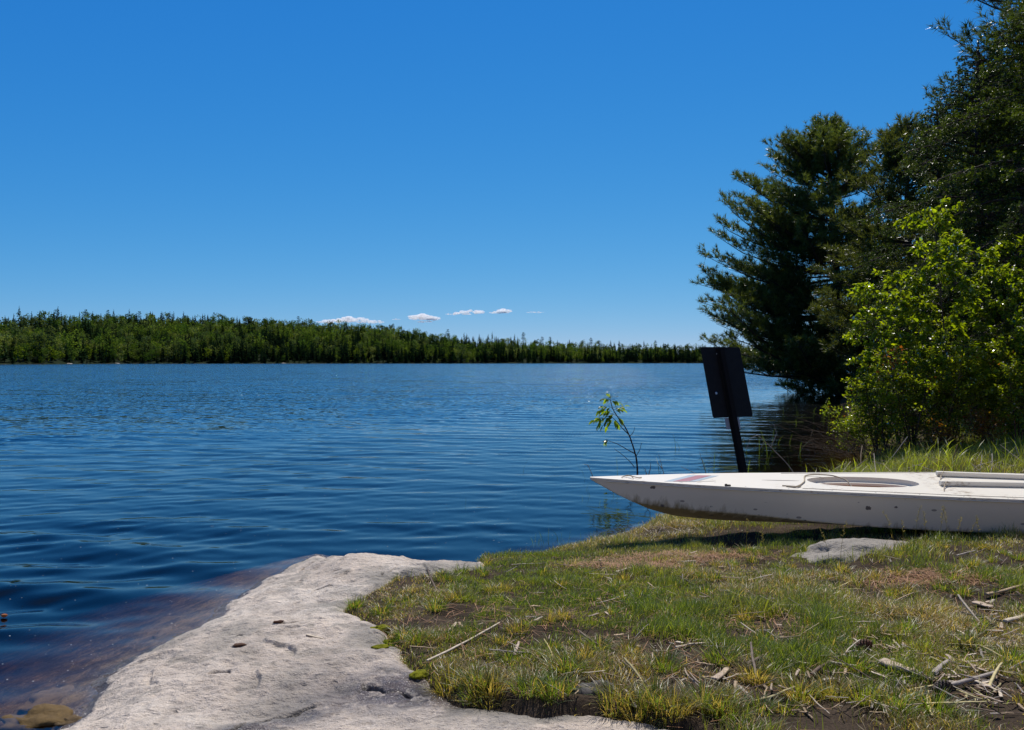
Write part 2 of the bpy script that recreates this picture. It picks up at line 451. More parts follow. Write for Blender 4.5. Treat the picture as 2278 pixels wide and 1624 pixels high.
# ------------------------------------------------------------------ camera, light, sky
cam_d = bpy.data.cameras.new('camera'); cam = bpy.data.objects.new('camera', cam_d); COL.objects.link(cam)
cam.location = (0, 0, H); cam.rotation_euler = (R(90), 0, 0)
cam_d.sensor_width = 36; cam_d.lens = 36*F/1024; cam_d.shift_y = -3.0/1024
cam_d.clip_start = 0.05; cam_d.clip_end = 30000
scn.camera = cam

SUN_EL, SUN_AZ = 58.0, 10.5       # azimuth to the right of straight ahead
sd = bpy.data.lights.new('sun', 'SUN'); so = bpy.data.objects.new('sun', sd); COL.objects.link(so)
sd.energy = 4.6; sd.angle = R(0.53); sd.color = (1.0, 0.955, 0.89)
sdir = Vector((math.sin(R(SUN_AZ))*math.cos(R(SUN_EL)), math.cos(R(SUN_AZ))*math.cos(R(SUN_EL)), math.sin(R(SUN_EL))))
so.rotation_euler = sdir.to_track_quat('Z', 'Y').to_euler()
so.location = (0, 20, 40)

w = bpy.data.worlds.new('World'); scn.world = w; w.use_nodes = True
nt = w.node_tree; nt.nodes.clear()
sky = nt.nodes.new('ShaderNodeTexSky'); sky.sky_type = 'NISHITA'; sky.sun_disc = False
sky.sun_elevation = R(SUN_EL); sky.sun_rotation = R(SUN_AZ)
sky.altitude = 400; sky.air_density = 1.0; sky.dust_density = 0.0; sky.ozone_density = 3.0
tc = nt.nodes.new('ShaderNodeTexCoord'); mp = nt.nodes.new('ShaderNodeMapping')
mp.inputs['Scale'].default_value = (1, 1, 0.96); mp.inputs['Location'].default_value = (0, 0, 0.04)
nm = nt.nodes.new('ShaderNodeVectorMath'); nm.operation = 'NORMALIZE'
nt.links.new(tc.outputs['Generated'], mp.inputs[0]); nt.links.new(mp.outputs[0], nm.inputs[0]); nt.links.new(nm.outputs[0], sky.inputs[0])
# colour response of the clear, polarised northern sky: one power curve per channel
sep = nt.nodes.new('ShaderNodeSeparateColor'); com = nt.nodes.new('ShaderNodeCombineColor')
nt.links.new(sky.outputs[0], sep.inputs[0])
for k, (g_, b_) in enumerate(((2.08, 0.0073), (0.948, 0.0720), (0.428, 0.2993))):
    pw = nt.nodes.new('ShaderNodeMath'); pw.operation = 'POWER'; pw.inputs[1].default_value = g_
    ml = nt.nodes.new('ShaderNodeMath'); ml.operation = 'MULTIPLY'; ml.inputs[1].default_value = b_/0.10
    nt.links.new(sep.outputs[k], pw.inputs[0]); nt.links.new(pw.outputs[0], ml.inputs[0]); nt.links.new(ml.outputs[0], com.inputs[k])
bg = nt.nodes.new('ShaderNodeBackground'); bg.inputs['Strength'].default_value = 0.10
wo = nt.nodes.new('ShaderNodeOutputWorld')
sx = nt.nodes.new('ShaderNodeSeparateXYZ'); nt.links.new(tc.outputs['Generated'], sx.inputs[0])
mr = nt.nodes.new('ShaderNodeMapRange'); mr.interpolation_type = 'SMOOTHSTEP'
mr.inputs['From Min'].default_value = 0.50; mr.inputs['From Max'].default_value = 0.80
nt.links.new(sx.outputs[2], mr.inputs['Value'])
mx = nt.nodes.new('ShaderNodeMix'); mx.data_type = 'RGBA'
nt.links.new(mr.outputs[0], mx.inputs[0]); nt.links.new(com.outputs[0], mx.inputs[6])
sc_ = nt.nodes.new('ShaderNodeMix'); sc_.data_type = 'RGBA'; sc_.blend_type = 'MULTIPLY'; sc_.inputs[0].default_value = 1.0
sc_.inputs[7].default_value = (1.05, 0.85, 0.70, 1); nt.links.new(sky.outputs[0], sc_.inputs[6]); nt.links.new(sc_.outputs[2], mx.inputs[7])
nt.links.new(mx.outputs[2], bg.inputs['Color']); nt.links.new(bg.outputs[0], wo.inputs['Surface'])

scn.view_settings.view_transform = 'Standard'; scn.view_settings.look = 'None'
scn.view_settings.exposure = 0.0; scn.view_settings.gamma = 1.0
scn.cycles.max_bounces = 8; scn.cycles.diffuse_bounces = 3; scn.cycles.glossy_bounces = 3
scn.cycles.transmission_bounces = 4; scn.cycles.transparent_max_bounces = 12
scn.cycles.volume_bounces = 32
scn.cycles.use_denoising = True
scn.cycles.sample_clamp_indirect = 6.0
scn.cycles.caustics_reflective = False; scn.cycles.caustics_refractive = False

# ------------------------------------------------------------------ terrain functions
# outline of the near land (waterline)
ZW = [(155, 1622), (230, 1520), (330, 1455), (430, 1400), (490, 1345), (560, 1300), (640, 1258), (700, 1230)]
land = [(-6.0, -40.0), (-2.6, 0.2)] + [tuple(P(a, b, 0.0)[:2]) for a, b in ZW]
land += [tuple(P(a, b, 0.085)[:2]) for a, b in [(765, 1214), (900, 1219), (1000, 1226)]]
land += [tuple(P(a, b, 0.0)[:2]) for a, b in [(1075, 1240), (1200, 1237), (1260, 1218), (1330, 1207), (1400, 1187), (1450, 1165)]]
land += [(1.45, 6.5), (2.2, 7.0), (3.0, 7.75), (3.7, 8.5), (4.3, 9.6), (5.2, 12.0), (7.2, 17.0), (9.6, 23.5), (12.1, 29.2), (16.5, 34), (60, 60), (200, 120), (600, 160), (600, -200), (-100, -200)]
# outline of the soil and grass on it
ZG = 0.150
gl = [(1450, 1622), (1400, 1603), (1330, 1592), (1250, 1583), (1160, 1574), (1090, 1556), (1000, 1535), (935, 1500), (900, 1470), (850, 1432), (828, 1400), (790, 1368),
      (745, 1350), (765, 1322), (820, 1300), (870, 1275), (960, 1256), (1065, 1246)]
grassp = [(2.5, -200), (1.4, 0.4), (0.9, 1.7)] + [tuple(P(a, b, ZG)[:2]) for a, b in gl]
grassp += [(-0.2, 5.15), (0.3, 5.7), (1.1, 6.5), (2.0, 7.4), (3.5, 9.0), (4.4, 10.5), (6.5, 16.5), (9.0, 23.5), (11.5, 30), (30, 60), (600, 200), (600, -200)]

def edge_wob(x, y):
    return fbm(x*5, y*5, 3, 31)*0.05

def far_shore(x, y):
    """signed distance past the far shoreline, hill height there"""
    az = np.degrees(np.arctan2(x, np.maximum(y, 1.0)))
    r = np.hypot(x, y)
    D = np.interp(az, [-60, -36, -33, -30.5, -27, -20, -5, 5, 15, 30, 50], [450, 450, 460, 490, 590, 620, 680, 760, 860, 900, 900])
    D = D+fbm(az*0.9, az*0+3, 4, 77)*18
    axp = np.degrees(np.arctan((np.array([-300, 0, 200, 400, 500, 600, 700, 850, 1000, 1200, 1400, 1560, 2278])*K-512)/F))
    hp = np.interp(az, axp, [36, 36.5, 40, 41, 41, 39, 36.5, 34, 25, 17.5, 15, 14, 14])
    A = np.full_like(r, 20.0)
    for _ in range(3): A = np.maximum(hp/F*(D+45+6.5*A)+H-11.5, 1.5)
    return r-D, A

def bed_h(x, y):
    """soil sheet: lake bed, near land, far hills"""
    x = np.asarray(x, float); y = np.asarray(y, float)
    dW = sdist(x, y, land); dG = sdist(x, y, grassp)+edge_wob(x, y)
    up = 0.165*(1-np.exp(-np.maximum(dW, 0)/0.75))-0.03+0.11*sstep(y, 6.2, 7.8)*sstep(dW, 0, 0.9)
    up += 7.0*sstep(-y, 2.5, 16.0)  # unseen bank behind the camera, added to bounce warm light on the hull
    up += 0.012*np.maximum(dW-1, 0)/(1+0.02*np.maximum(dW-1, 0))
    up += 0.045*sstep(dG, -0.02, 0.06)-0.012*sstep(dG, 0.3, 0.9)+fbm(x*1.3, y*1.3, 3, 5)*0.022*sstep(dW, 0, 0.6)
    up += fbm(x*9, y*9, 3, 15)*0.012*sstep(dW, 0, 0.3)
    up -= 0.25*sstep(-dG, 0.02, 0.35)*sstep(y, -2, 2)
    up -= 0.055*np.exp(-((y-5.05)/0.42)**2)*sstep(x, 0.6, 2.2)
    dn = np.maximum(-0.03+0.30*np.minimum(dW, 0)+fbm(x*2, y*2, 3, 8)*0.03, -2.2)
    z = np.where(dW > 0, up, dn)
    s, A = far_shore(x, y)
    rise = 1.2*sstep(s, -4, 4)+A*np.clip((s-3)/(42+6.5*A), 0, 1.15)+fbm(x/60, y/60, 3, 9)*3*sstep(s, 10, 120)
    zf = -2.5+2.4*sstep(s, -40, -3)+rise
    return np.where((s > -45) & (y > 100), np.maximum(zf, -2.5), z)

CR = [[(905, 1250), (870, 1262), (850, 1275)], [(470, 1480), (500, 1476), (520, 1482)], [(700, 1290), (740, 1284)], [(635, 1326), (652, 1316), (672, 1309)], [(600, 1368), (622, 1360), (645, 1356)], [(618, 1383), (640, 1381), (668, 1380)],
      [(525, 1404), (533, 1400), (545, 1402)], [(1000, 1547), (1030, 1541), (1085, 1539)], [(660, 1240), (690, 1222), (705, 1220)], [(820, 1513), (800, 1505), (880, 1522), (915, 1530)],
      [(740, 1255), (760, 1258)], [(480, 1625), (560, 1585), (640, 1560), (700, 1548)]]
def rock_h(x, y, out=None):
    x = np.asarray(x, float); y = np.asarray(y, float)
    dW = sdist(x, y, land)+fbm(x*3, y*3, 3, 41)*0.03; dG = sdist(x, y, grassp)+edge_wob(x, y)
    up = 0.145*(1-np.exp(-np.maximum(dW, 0)/0.26))+0.010*np.clip(dW-0.3, 0, 3)
    dn = 0.31*np.minimum(dW, 0)
    z = np.where(dW > 0, up, dn)
    z -= 0.035*sstep(x, -0.9, -0.3)*sstep(y, 3.8, 4.8)
    a = sstep(dW, -0.3, 0.4)
    z = z+(fbm(x*1.6, y*1.6, 4, 51)*0.045+fbm(x*6, y*9, 4, 52)*0.017)*(0.35+0.65*a)
    z = z+fbm(x*24, y*36, 3, 53)*0.0055
    q = (fbm(x*1.1+3, y*1.4+7, 4, 57)*3.2+x*0.9+y*0.4) % 1.0
    z = z+0.014*(sstep(q, 0.44, 0.50)-q)*a*sstep(fbm(x*2+1, y*2, 2, 58), -0.25, 0.15)
    z -= 0.55*sstep(dG, -0.03, 0.40)
    wx, wy = P(980, 1520, 0.15)[:2]
    z -= 0.02*np.exp(-(((x-wx)/0.30)**2+((y-wy)/0.12)**2))
    xj = x+fbm(x*22, y*22, 3, 71)*0.02; yj = y+fbm(x*22+9, y*22+4, 3, 72)*0.02
    for c in CR:
        pts = [P(a_, b_, 0.150)[:2] for a_, b_ in c]
        dd = np.full(x.shape, 1e9)
        for (ax, ay), (bx, by) in zip(pts[:-1], pts[1:]):
            dx, dy = bx-ax, by-ay
            t = np.clip(((xj-ax)*dx+(yj-ay)*dy)/(dx*dx+dy*dy), 0, 1)
            dd = np.minimum(dd, np.hypot(xj-ax-t*dx, yj-ay-t*dy)+0.006*np.abs(2*t-1)**2)
        z -= 0.020*np.exp(-(dd/0.007)**2)
        if out is not None: out[:] = np.maximum(out, np.exp(-(dd/0.008)**2))
    return z

def ground_z(x, y):
    return np.maximum(bed_h(x, y), rock_h(x, y))

# ------------------------------------------------------------------ structure: ground, rock slab, water
def polar(rs, th):
    rr, tt = np.meshgrid(rs, th, indexing='ij')
    return (rr*np.sin(tt)).ravel(), (rr*np.cos(tt)).ravel()

def ground():
    th = np.concatenate([np.radians(np.linspace(-180, -38, 60, endpoint=False)), np.radians(np.linspace(-38, 38, 560)), np.radians(np.linspace(38, 180, 60))[1:-1]])
    rs = np.concatenate([np.linspace(0.3, 1.6, 14, endpoint=False), np.geomspace(1.6, 12, 420, endpoint=False), np.geomspace(12, 400, 130, endpoint=False), np.linspace(400, 1400, 120)])
    x, y = polar(rs, th)
    z = bed_h(x, y)
    dW = sdist(x, y, land)
    s, A = far_shore(x, y)
    under = sstep(-z, -0.03, 0.01)
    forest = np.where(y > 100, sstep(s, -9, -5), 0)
    red = np.zeros_like(x)
    for (a, b, r1, r2) in [(1500, 1228, 0.28, 0.10), (1400, 1252, 0.22, 0.08), (2230, 1015, 0.8, 0.35), (2080, 1300, 0.2, 0.1)]:
        c = P(a, b, 0.15 if b > 1100 else 0.25)
        red = np.maximum(red, np.exp(-(((x-c[0])/r1)**2+((y-c[1])/r2)**2)))
    m = len(th); n = len(rs)
    f = grid_faces(n, m, True)
    c0 = len(x)
    V = np.stack([x, y, z], 1); V = np.vstack([V, [0, 0, bed_h(np.array([0.]), np.array([0.]))[0]]])
    j = np.arange(m)
    fan = np.stack([j, (j+1) % m, np.full(m, c0)], 1)[:, ::-1]
    tint = np.stack([red, under, forest], 1); tint = np.vstack([tint, [0, 0, 0]])
    dry = np.append(sstep(-y, 1.5, 4), 1.0)  # mask of the added light-bouncing bank behind the camera
    o = mesh_np('ground', V, [f, fan], M['soil'], True, None, {'tint': tint, 'dry': dry})
    tag(o, kind='structure')
ground()

def slab():
    th = np.radians(np.concatenate([np.linspace(-75, -35, 60, endpoint=False), np.linspace(-35, 20, 1050)]))
    rs = np.concatenate([np.geomspace(0.9, 1.9, 40, endpoint=False), np.geomspace(1.9, 7.0, 700)])
    x, y = polar(rs, th)
    crack = np.zeros_like(x); z = rock_h(x, y, crack)
    dG = sdist(x, y, grassp)+edge_wob(x, y)
    under = sstep(-z, -0.008, 0.015)
    wx, wy = P(985, 1520, 0.15)[:2]
    wet = 1.3*np.exp(-(((x-wx)/0.42)**2+((y-wy)/0.17)**2)*0.9)
    wx, wy = P(620, 1585, 0.15)[:2]
    ang = R(38)
    u = (x-wx)*math.cos(ang)+(y-wy)*math.sin(ang); v = -(x-wx)*math.sin(ang)+(y-wy)*math.cos(ang)
    wet = np.maximum(wet, 0.9*np.exp(-((u/0.45)**2+(v/0.07)**2)))
    wet = np.maximum(wet, sstep(-z, -0.030, -0.006)*3.2)
    lich = sstep(dG, -0.28, -0.02)*sstep(fbm(x*7, y*7, 3, 61), -0.25, 0.35)*0.75
    lich = np.maximum(lich, sstep(fbm(x*2.6+5, y*2.6, 5, 64, 0.6), 0.08, 0.5)*0.55)
    lich = np.maximum(lich, sstep(fbm(x*9+5, y*12, 4, 68, 0.6), 0.25, 0.5)*0.45)
    o = mesh_np('rock_slab', np.stack([x, y, z], 1), grid_faces(len(rs), len(th)), M['granite'], True, None, {'tint': np.stack([wet, under, lich], 1), 'crack': crack})
    tag(o, kind='structure')
slab()

def water():
    th = np.concatenate([np.radians(np.linspace(-180, -37, 50, endpoint=False)), np.radians(np.linspace(-37, 37, 720)), np.radians(np.linspace(37, 180, 50))[1:-1]])
    yp = np.concatenate([np.arange(420, 60, -0.42), np.arange(60, 14, -0.28), np.arange(14, 1.0, -0.25)])
    rs = np.concatenate([[0.6, 1.2, 1.8], 960/yp, [1050, 1400]])
    x, y = polar(rs, th)
    r = np.hypot(x, y)
    z = np.zeros_like(x)
    rg = np.random.default_rng(3)
    dr = np.maximum(r*r/960*0.42, 0.01)
    for i in range(46):
        lam = 0.13*(6.5**rg.random())
        k = 2*math.pi/lam
        a = rg.normal(0, 0.30)+R(8)
        slope = 0.0165
        kx, ky = k*math.sin(a), k*math.cos(a)
        ph = rg.random()*6.283
        amp = slope/k
        fade = sstep(lam/dr, 3.0, 6.0)
        z += amp*fade*np.sin(kx*x+ky*y+ph+0.8*np.sin(x*0.9+i)+0.5*np.sin(y*0.5+i*2.1))
    calm = 0.55+0.45*fbm(x*0.35, y*0.25, 3, 19)
    z *= np.clip(calm+0.35, 0.3, 1.4)
    d = sdist(x, y, land)
    z *= np.where(r < 60, 0.35+0.65*sstep(-d, 0.0, 0.9), 1)
    lee = np.where(r < 90, 0.22+0.78*sstep(-d, 1.0, 11.0), 1.0)
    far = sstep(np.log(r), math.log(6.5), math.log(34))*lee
    z *= np.where(y > 6, 0.45+0.55*lee, 1)
    m = len(th); n = len(rs)
    f = grid_faces(n, m, True)
    V = np.stack([x, y, z], 1)
    c0 = len(V)
    ring = V[(n-1)*m:].copy(); ring[:, 2] = -6
    V = np.vstack([V, [[0, 0, 0]], ring, [[0, 0, -6]]])
    j = np.arange(m)
    fan = np.stack([j, (j+1) % m, np.full(m, c0)], 1)[:, ::-1]
    b0 = c0+1; top = (n-1)*m
    side = np.stack([top+j, top+(j+1) % m, b0+(j+1) % m, b0+j], 1)
    bot = np.stack([b0+j, b0+(j+1) % m, np.full(m, b0+m)], 1)
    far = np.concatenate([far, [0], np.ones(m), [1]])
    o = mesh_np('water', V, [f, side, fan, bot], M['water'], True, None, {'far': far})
    tag(o, kind='structure')
water()

# ------------------------------------------------------------------ grass and litter (stuff)
def blades(x, y, z, h, wd, lean, tint0, tint1, rng, segs=3, ang=None):
    N = len(x)
    if ang is None: ang = rng.random(N)*2*math.pi
    d = np.stack([np.cos(ang), np.sin(ang), np.zeros(N)], 1)
    sa = ang+math.pi/2+rng.normal(0, 0.5, N)
    s = np.stack([np.cos(sa), np.sin(sa), np.zeros(N)], 1)
    V = []; T = []
    base = np.stack([x, y, z-0.004], 1)
    for k in range(segs):
        t = k/segs
        c = base+d*(lean*h*t*t)[:, None]+np.array([0, 0, 1])*(h*(t-0.28*lean*t*t))[:, None]
        wk = wd*(1-0.55*t)
        V += [c-s*wk[:, None]/2, c+s*wk[:, None]/2]
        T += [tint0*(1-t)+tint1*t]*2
    tip = base+d*(lean*h)[:, None]+np.array([0, 0, 1])*(h*(1-0.28*lean))[:, None]
    V.append(tip); T.append(tint1)
    nv = 2*segs+1
    V = np.stack(V, 1).reshape(-1, 3); T = np.stack(T, 1).reshape(-1, 3)
    off = (np.arange(N)*nv)[:, None]
    q = [off+np.array([[2*k, 2*k+1, 2*k+3, 2*k+2]]) for k in range(segs-1)]
    tr = off+np.array([[2*segs-2, 2*segs-1, 2*segs]])
    return V, [np.concatenate(q), tr], T

DIRT = [(1560, 1560, .22, .09), (1330, 1560, .2, .08), (1720, 1590, .25, .10), (2100, 1310, .25, .12), (1950, 1335, .14, .06), (960, 1385, .14, .08), (915, 1440, .09, .08), (1620, 1480, .08, .06),
        (2230, 1570, .3, .14), (1480, 1385, .10, .05), (1010, 1350, .16, .05), (1960, 1265, .12, .05), (1090, 1560, .3, .05), (2150, 1440, .18, .05), (2180, 1350, .25, .06)]
def grass():
    rng = np.random.default_rng(11)
    acc = Acc()
    GREEN = np.array([0.095, 0.160, 0.024]); LIME = np.array([0.23, 0.265, 0.035]); BLUEG = np.array([0.155, 0.185, 0.075]); OLIVE = np.array([0.19, 0.185, 0.045]); STRAW = np.array([0.38, 0.28, 0.12]); PALE = np.array([0.48, 0.40, 0.22])
    def scatter(n, xr, yr, hmul, dens_pow=1.0, near=False, tall=False):
        x = rng.uniform(*xr, n); y = rng.uniform(*yr, n)
        dG = sdist(x, y, grassp)+edge_wob(x, y)
        dW = sdist(x, y, land)
        dens = (0.56+1.25*fbm(x*2.2, y*2.2, 4, 101)+0.95*fbm(x*8, y*8, 3, 103)) if not tall else np.full(n, 0.8)
        for a, b, r1, r2 in DIRT:
            c = P(a, b, 0.160)
            dens -= 1.3*np.exp(-(((x-c[0])/r1)**2+((y-c[1])/r2)**2))
        dens += 0.5*sstep(-dW, -0.7, -0.2)
        keep = (dG > 0.0) & (dW > -0.02) & (rng.random(n) < np.clip(dens, 0.04, 1))
        # visible wedge plus a margin
        keep &= (np.abs(x) < y*0.72+0.8)
        # nothing grows up through the grey boulder
        bu = (x-1.93)*math.cos(R(30))+(y-4.48)*math.sin(R(30)); bv = -(x-1.93)*math.sin(R(30))+(y-4.48)*math.cos(R(30)); keep &= ((bu/0.42)**2+(bv/0.14)**2 > 1)
        x, y, dG, dW = x[keep], y[keep], dG[keep], dW[keep]
        z = bed_h(x, y)
        N = len(x)
        tuft = np.clip(fbm(x*3.3, y*3.3, 3, 107)*1.3+fbm(x*11, y*11, 2, 108)*0.9+0.30, 0, 1.7)
        h = (0.016+0.030*tuft+0.012*rng.random(N))*hmul*rng.uniform(0.6, 1.3, N)
        left = sstep(-x, -0.9, 0.3)
        h *= 1-0.35*left
        wd = rng.uniform(0.0016, 0.0032, N)*(1.35 if tall else 1)
        mixd = np.clip(0.27+0.95*fbm(x*1.9+9, y*1.9, 3, 109)+0.18*left+0.35*sstep(-y, -2.6, -2.2)*0, 0.06, 0.85)
        if tall: mixd = mixd*0.35
        dead = rng.random(N) < mixd
        g = rng.random(N)[:, None]; cool = sstep(fbm(x*1.2+3, y*1.2+8, 3, 113), -0.1, 0.4)[:, None]
        lime = sstep(fbm(x*4+3, y*4+8, 2, 117), 0.15, 0.5)[:, None]
        col = GREEN*(1-cool)+BLUEG*cool
        col = col*(1-0.7*lime)+LIME*0.7*lime
        col = col*(1-g*0.5)+OLIVE*g*0.5
        if tall: col = col*0.4+LIME*0.6
        dc = STRAW*(1-g)+PALE*g*0.6+STRAW*g*0.4
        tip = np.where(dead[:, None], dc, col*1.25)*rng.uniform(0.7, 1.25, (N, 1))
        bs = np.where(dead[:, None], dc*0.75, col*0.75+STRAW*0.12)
        lean = np.where(dead, rng.uniform(0.3, 1.2, N), rng.uniform(0.1, 0.8, N))
        h = np.where(dead, h*0.85, h)
        ang = rng.normal(R(60), 1.4, N)
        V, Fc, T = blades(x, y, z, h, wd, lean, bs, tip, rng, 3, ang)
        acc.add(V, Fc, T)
    scatter(330000, (-1.2, 3.2), (2.0, 4.0), 1.25)
    scatter(230000, (-1.6, 4.3), (4.0, 6.9), 1.35)
    scatter(60000, (1.6, 7.2), (6.3, 9.6), 3.1, tall=True)
    scatter(9000, (4.0, 9.0), (9.0, 13), 4.0, tall=True)
    # dense tufts along the edge against the rock and scattered through the lawn
    cx = []
    for a, b in [(1230, 1552), (1180, 1545), (1060, 1530), (1000, 1510), (1090, 1540), (1370, 1570), (1420, 1588), (1500, 1600), (1560, 1590), (1590, 1598), (1455, 1590), (1620, 1610), (1680, 1530), (1010, 1330), (970, 1355),
                 (930, 1425), (900, 1410), (760, 1345), (790, 1335), (850, 1350), (1030, 1330), (1300, 1475), (1260, 1500), (1330, 1450), (1560, 1420), (1600, 1490), (1480, 1500), (1700, 1440), (1780, 1480), (1850, 1450),
                 (1850, 1560), (1920, 1580), (1990, 1600), (1780, 1570), (2080, 1605), (2140, 1330), (2120, 1300), (2160, 1270), (1900, 1500), (2010, 1420), (1400, 1460), (2250, 1500), (1750, 1300), (1950, 1290), (1870, 1270), (1640, 1340), (2200, 1290)]:
        cx.append((P(a, b, 0.160), 0.055 if b > 1480 else 0.042, 0.105 if b > 1480 else 0.085))
    for k in range(150):
        px_, py_ = rng.uniform(-0.8, 3.0), rng.uniform(2.3, 4.6)
        cx.append((np.array([px_, py_, 0]), rng.uniform(0.02, 0.05), rng.uniform(0.05, 0.09)))
    for c, rad, hh in cx:
        if sdist(np.array([c[0]]), np.array([c[1]]), grassp)[0] < 0.02: continue
        n = int(170*(rad/0.045)**1.5)
        a = rng.random(n)*6.283; rr = rad*np.sqrt(rng.random(n))
        x = c[0]+rr*np.cos(a); y = c[1]+rr*np.sin(a); z = bed_h(x, y)
        h = hh*rng.uniform(0.45, 1.1, n)*(1-0.4*rr/rad)
        g = rng.random((n, 1)); kind = rng.random()
        base = GREEN*0.9 if kind < 0.55 else (LIME*0.4+GREEN*0.4 if kind < 0.7 else OLIVE*0.75)
        col = base*(1-g*0.4)+OLIVE*g*0.4
        dead = rng.random(n) < (0.22 if kind < 0.6 else 0.5)
        dc = STRAW*(0.6+0.6*g)
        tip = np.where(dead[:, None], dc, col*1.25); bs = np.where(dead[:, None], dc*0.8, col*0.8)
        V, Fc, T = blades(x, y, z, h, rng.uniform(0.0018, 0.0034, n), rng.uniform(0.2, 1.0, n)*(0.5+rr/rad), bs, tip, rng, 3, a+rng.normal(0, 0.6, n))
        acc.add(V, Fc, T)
    # seed heads in front of the boat, broad sedge leaves behind it
    for a, b in [(1845, 1235), (1870, 1230), (1990, 1215), (2035, 1212), (2060, 1216), (2090, 1220), (2110, 1218), (2150, 1222), (2180, 1225), (2010, 1219), (2130, 1214), (1700, 1222), (1660, 1215)]:
        c = P(a, b, 0.19); c[2] = bed_h(c[0:1], c[1:2])[0]
        hh = rng.uniform(0.16, 0.28); lx = rng.uniform(-0.09, 0.06)
        t = np.linspace(0, 1, 8)[:, None]
        pts = c+np.array([lx, -0.02, 0])*t**2+np.array([0, 0, hh])*t
        acc.tube(pts, np.linspace(0.0011, 0.0007, 8), 4, np.array([0.2, 0.19, 0.08]))
        for k in range(16):
            tt = 0.62+0.38*k/15
            p = c+np.array([lx, -0.02, 0])*tt**2+np.array([0, 0, hh])*tt
            dd = np.array([rng.normal(0, 1), rng.normal(0, 1), 0.8]); dd /= np.linalg.norm(dd)
            q = p+dd*0.016*(1.3-tt*0.6)
            acc.tube(np.array([p, (p+q)/2, q]), [0.0006, 0.0014, 0.0004], 4, np.array([0.36, 0.32, 0.17]))
    n = 700
    x = rng.uniform(2.6, 7.0, n); y = rng.uniform(6.8, 9.4, n)
    k = (sdist(x, y, land) > 0.0) & (np.abs(x) < y*0.72)
    x, y = x[k], y[k]; n = len(x)
    g = rng.random((n, 1))
    V, Fc, T = blades(x, y, bed_h(x, y), rng.uniform(0.12, 0.30, n), rng.uniform(0.006, 0.011, n), rng.uniform(0.1, 1.0, n), GREEN*0.8+LIME*0.3*g, LIME*(0.9+0.5*g), rng, 4)
    acc.add(V, Fc, T)
    o = acc.build('grass', M['grass'])
    tag(o, 'short patchy green and straw coloured grass on the shore, taller behind the kayak', 'grass', kind='stuff')
grass()

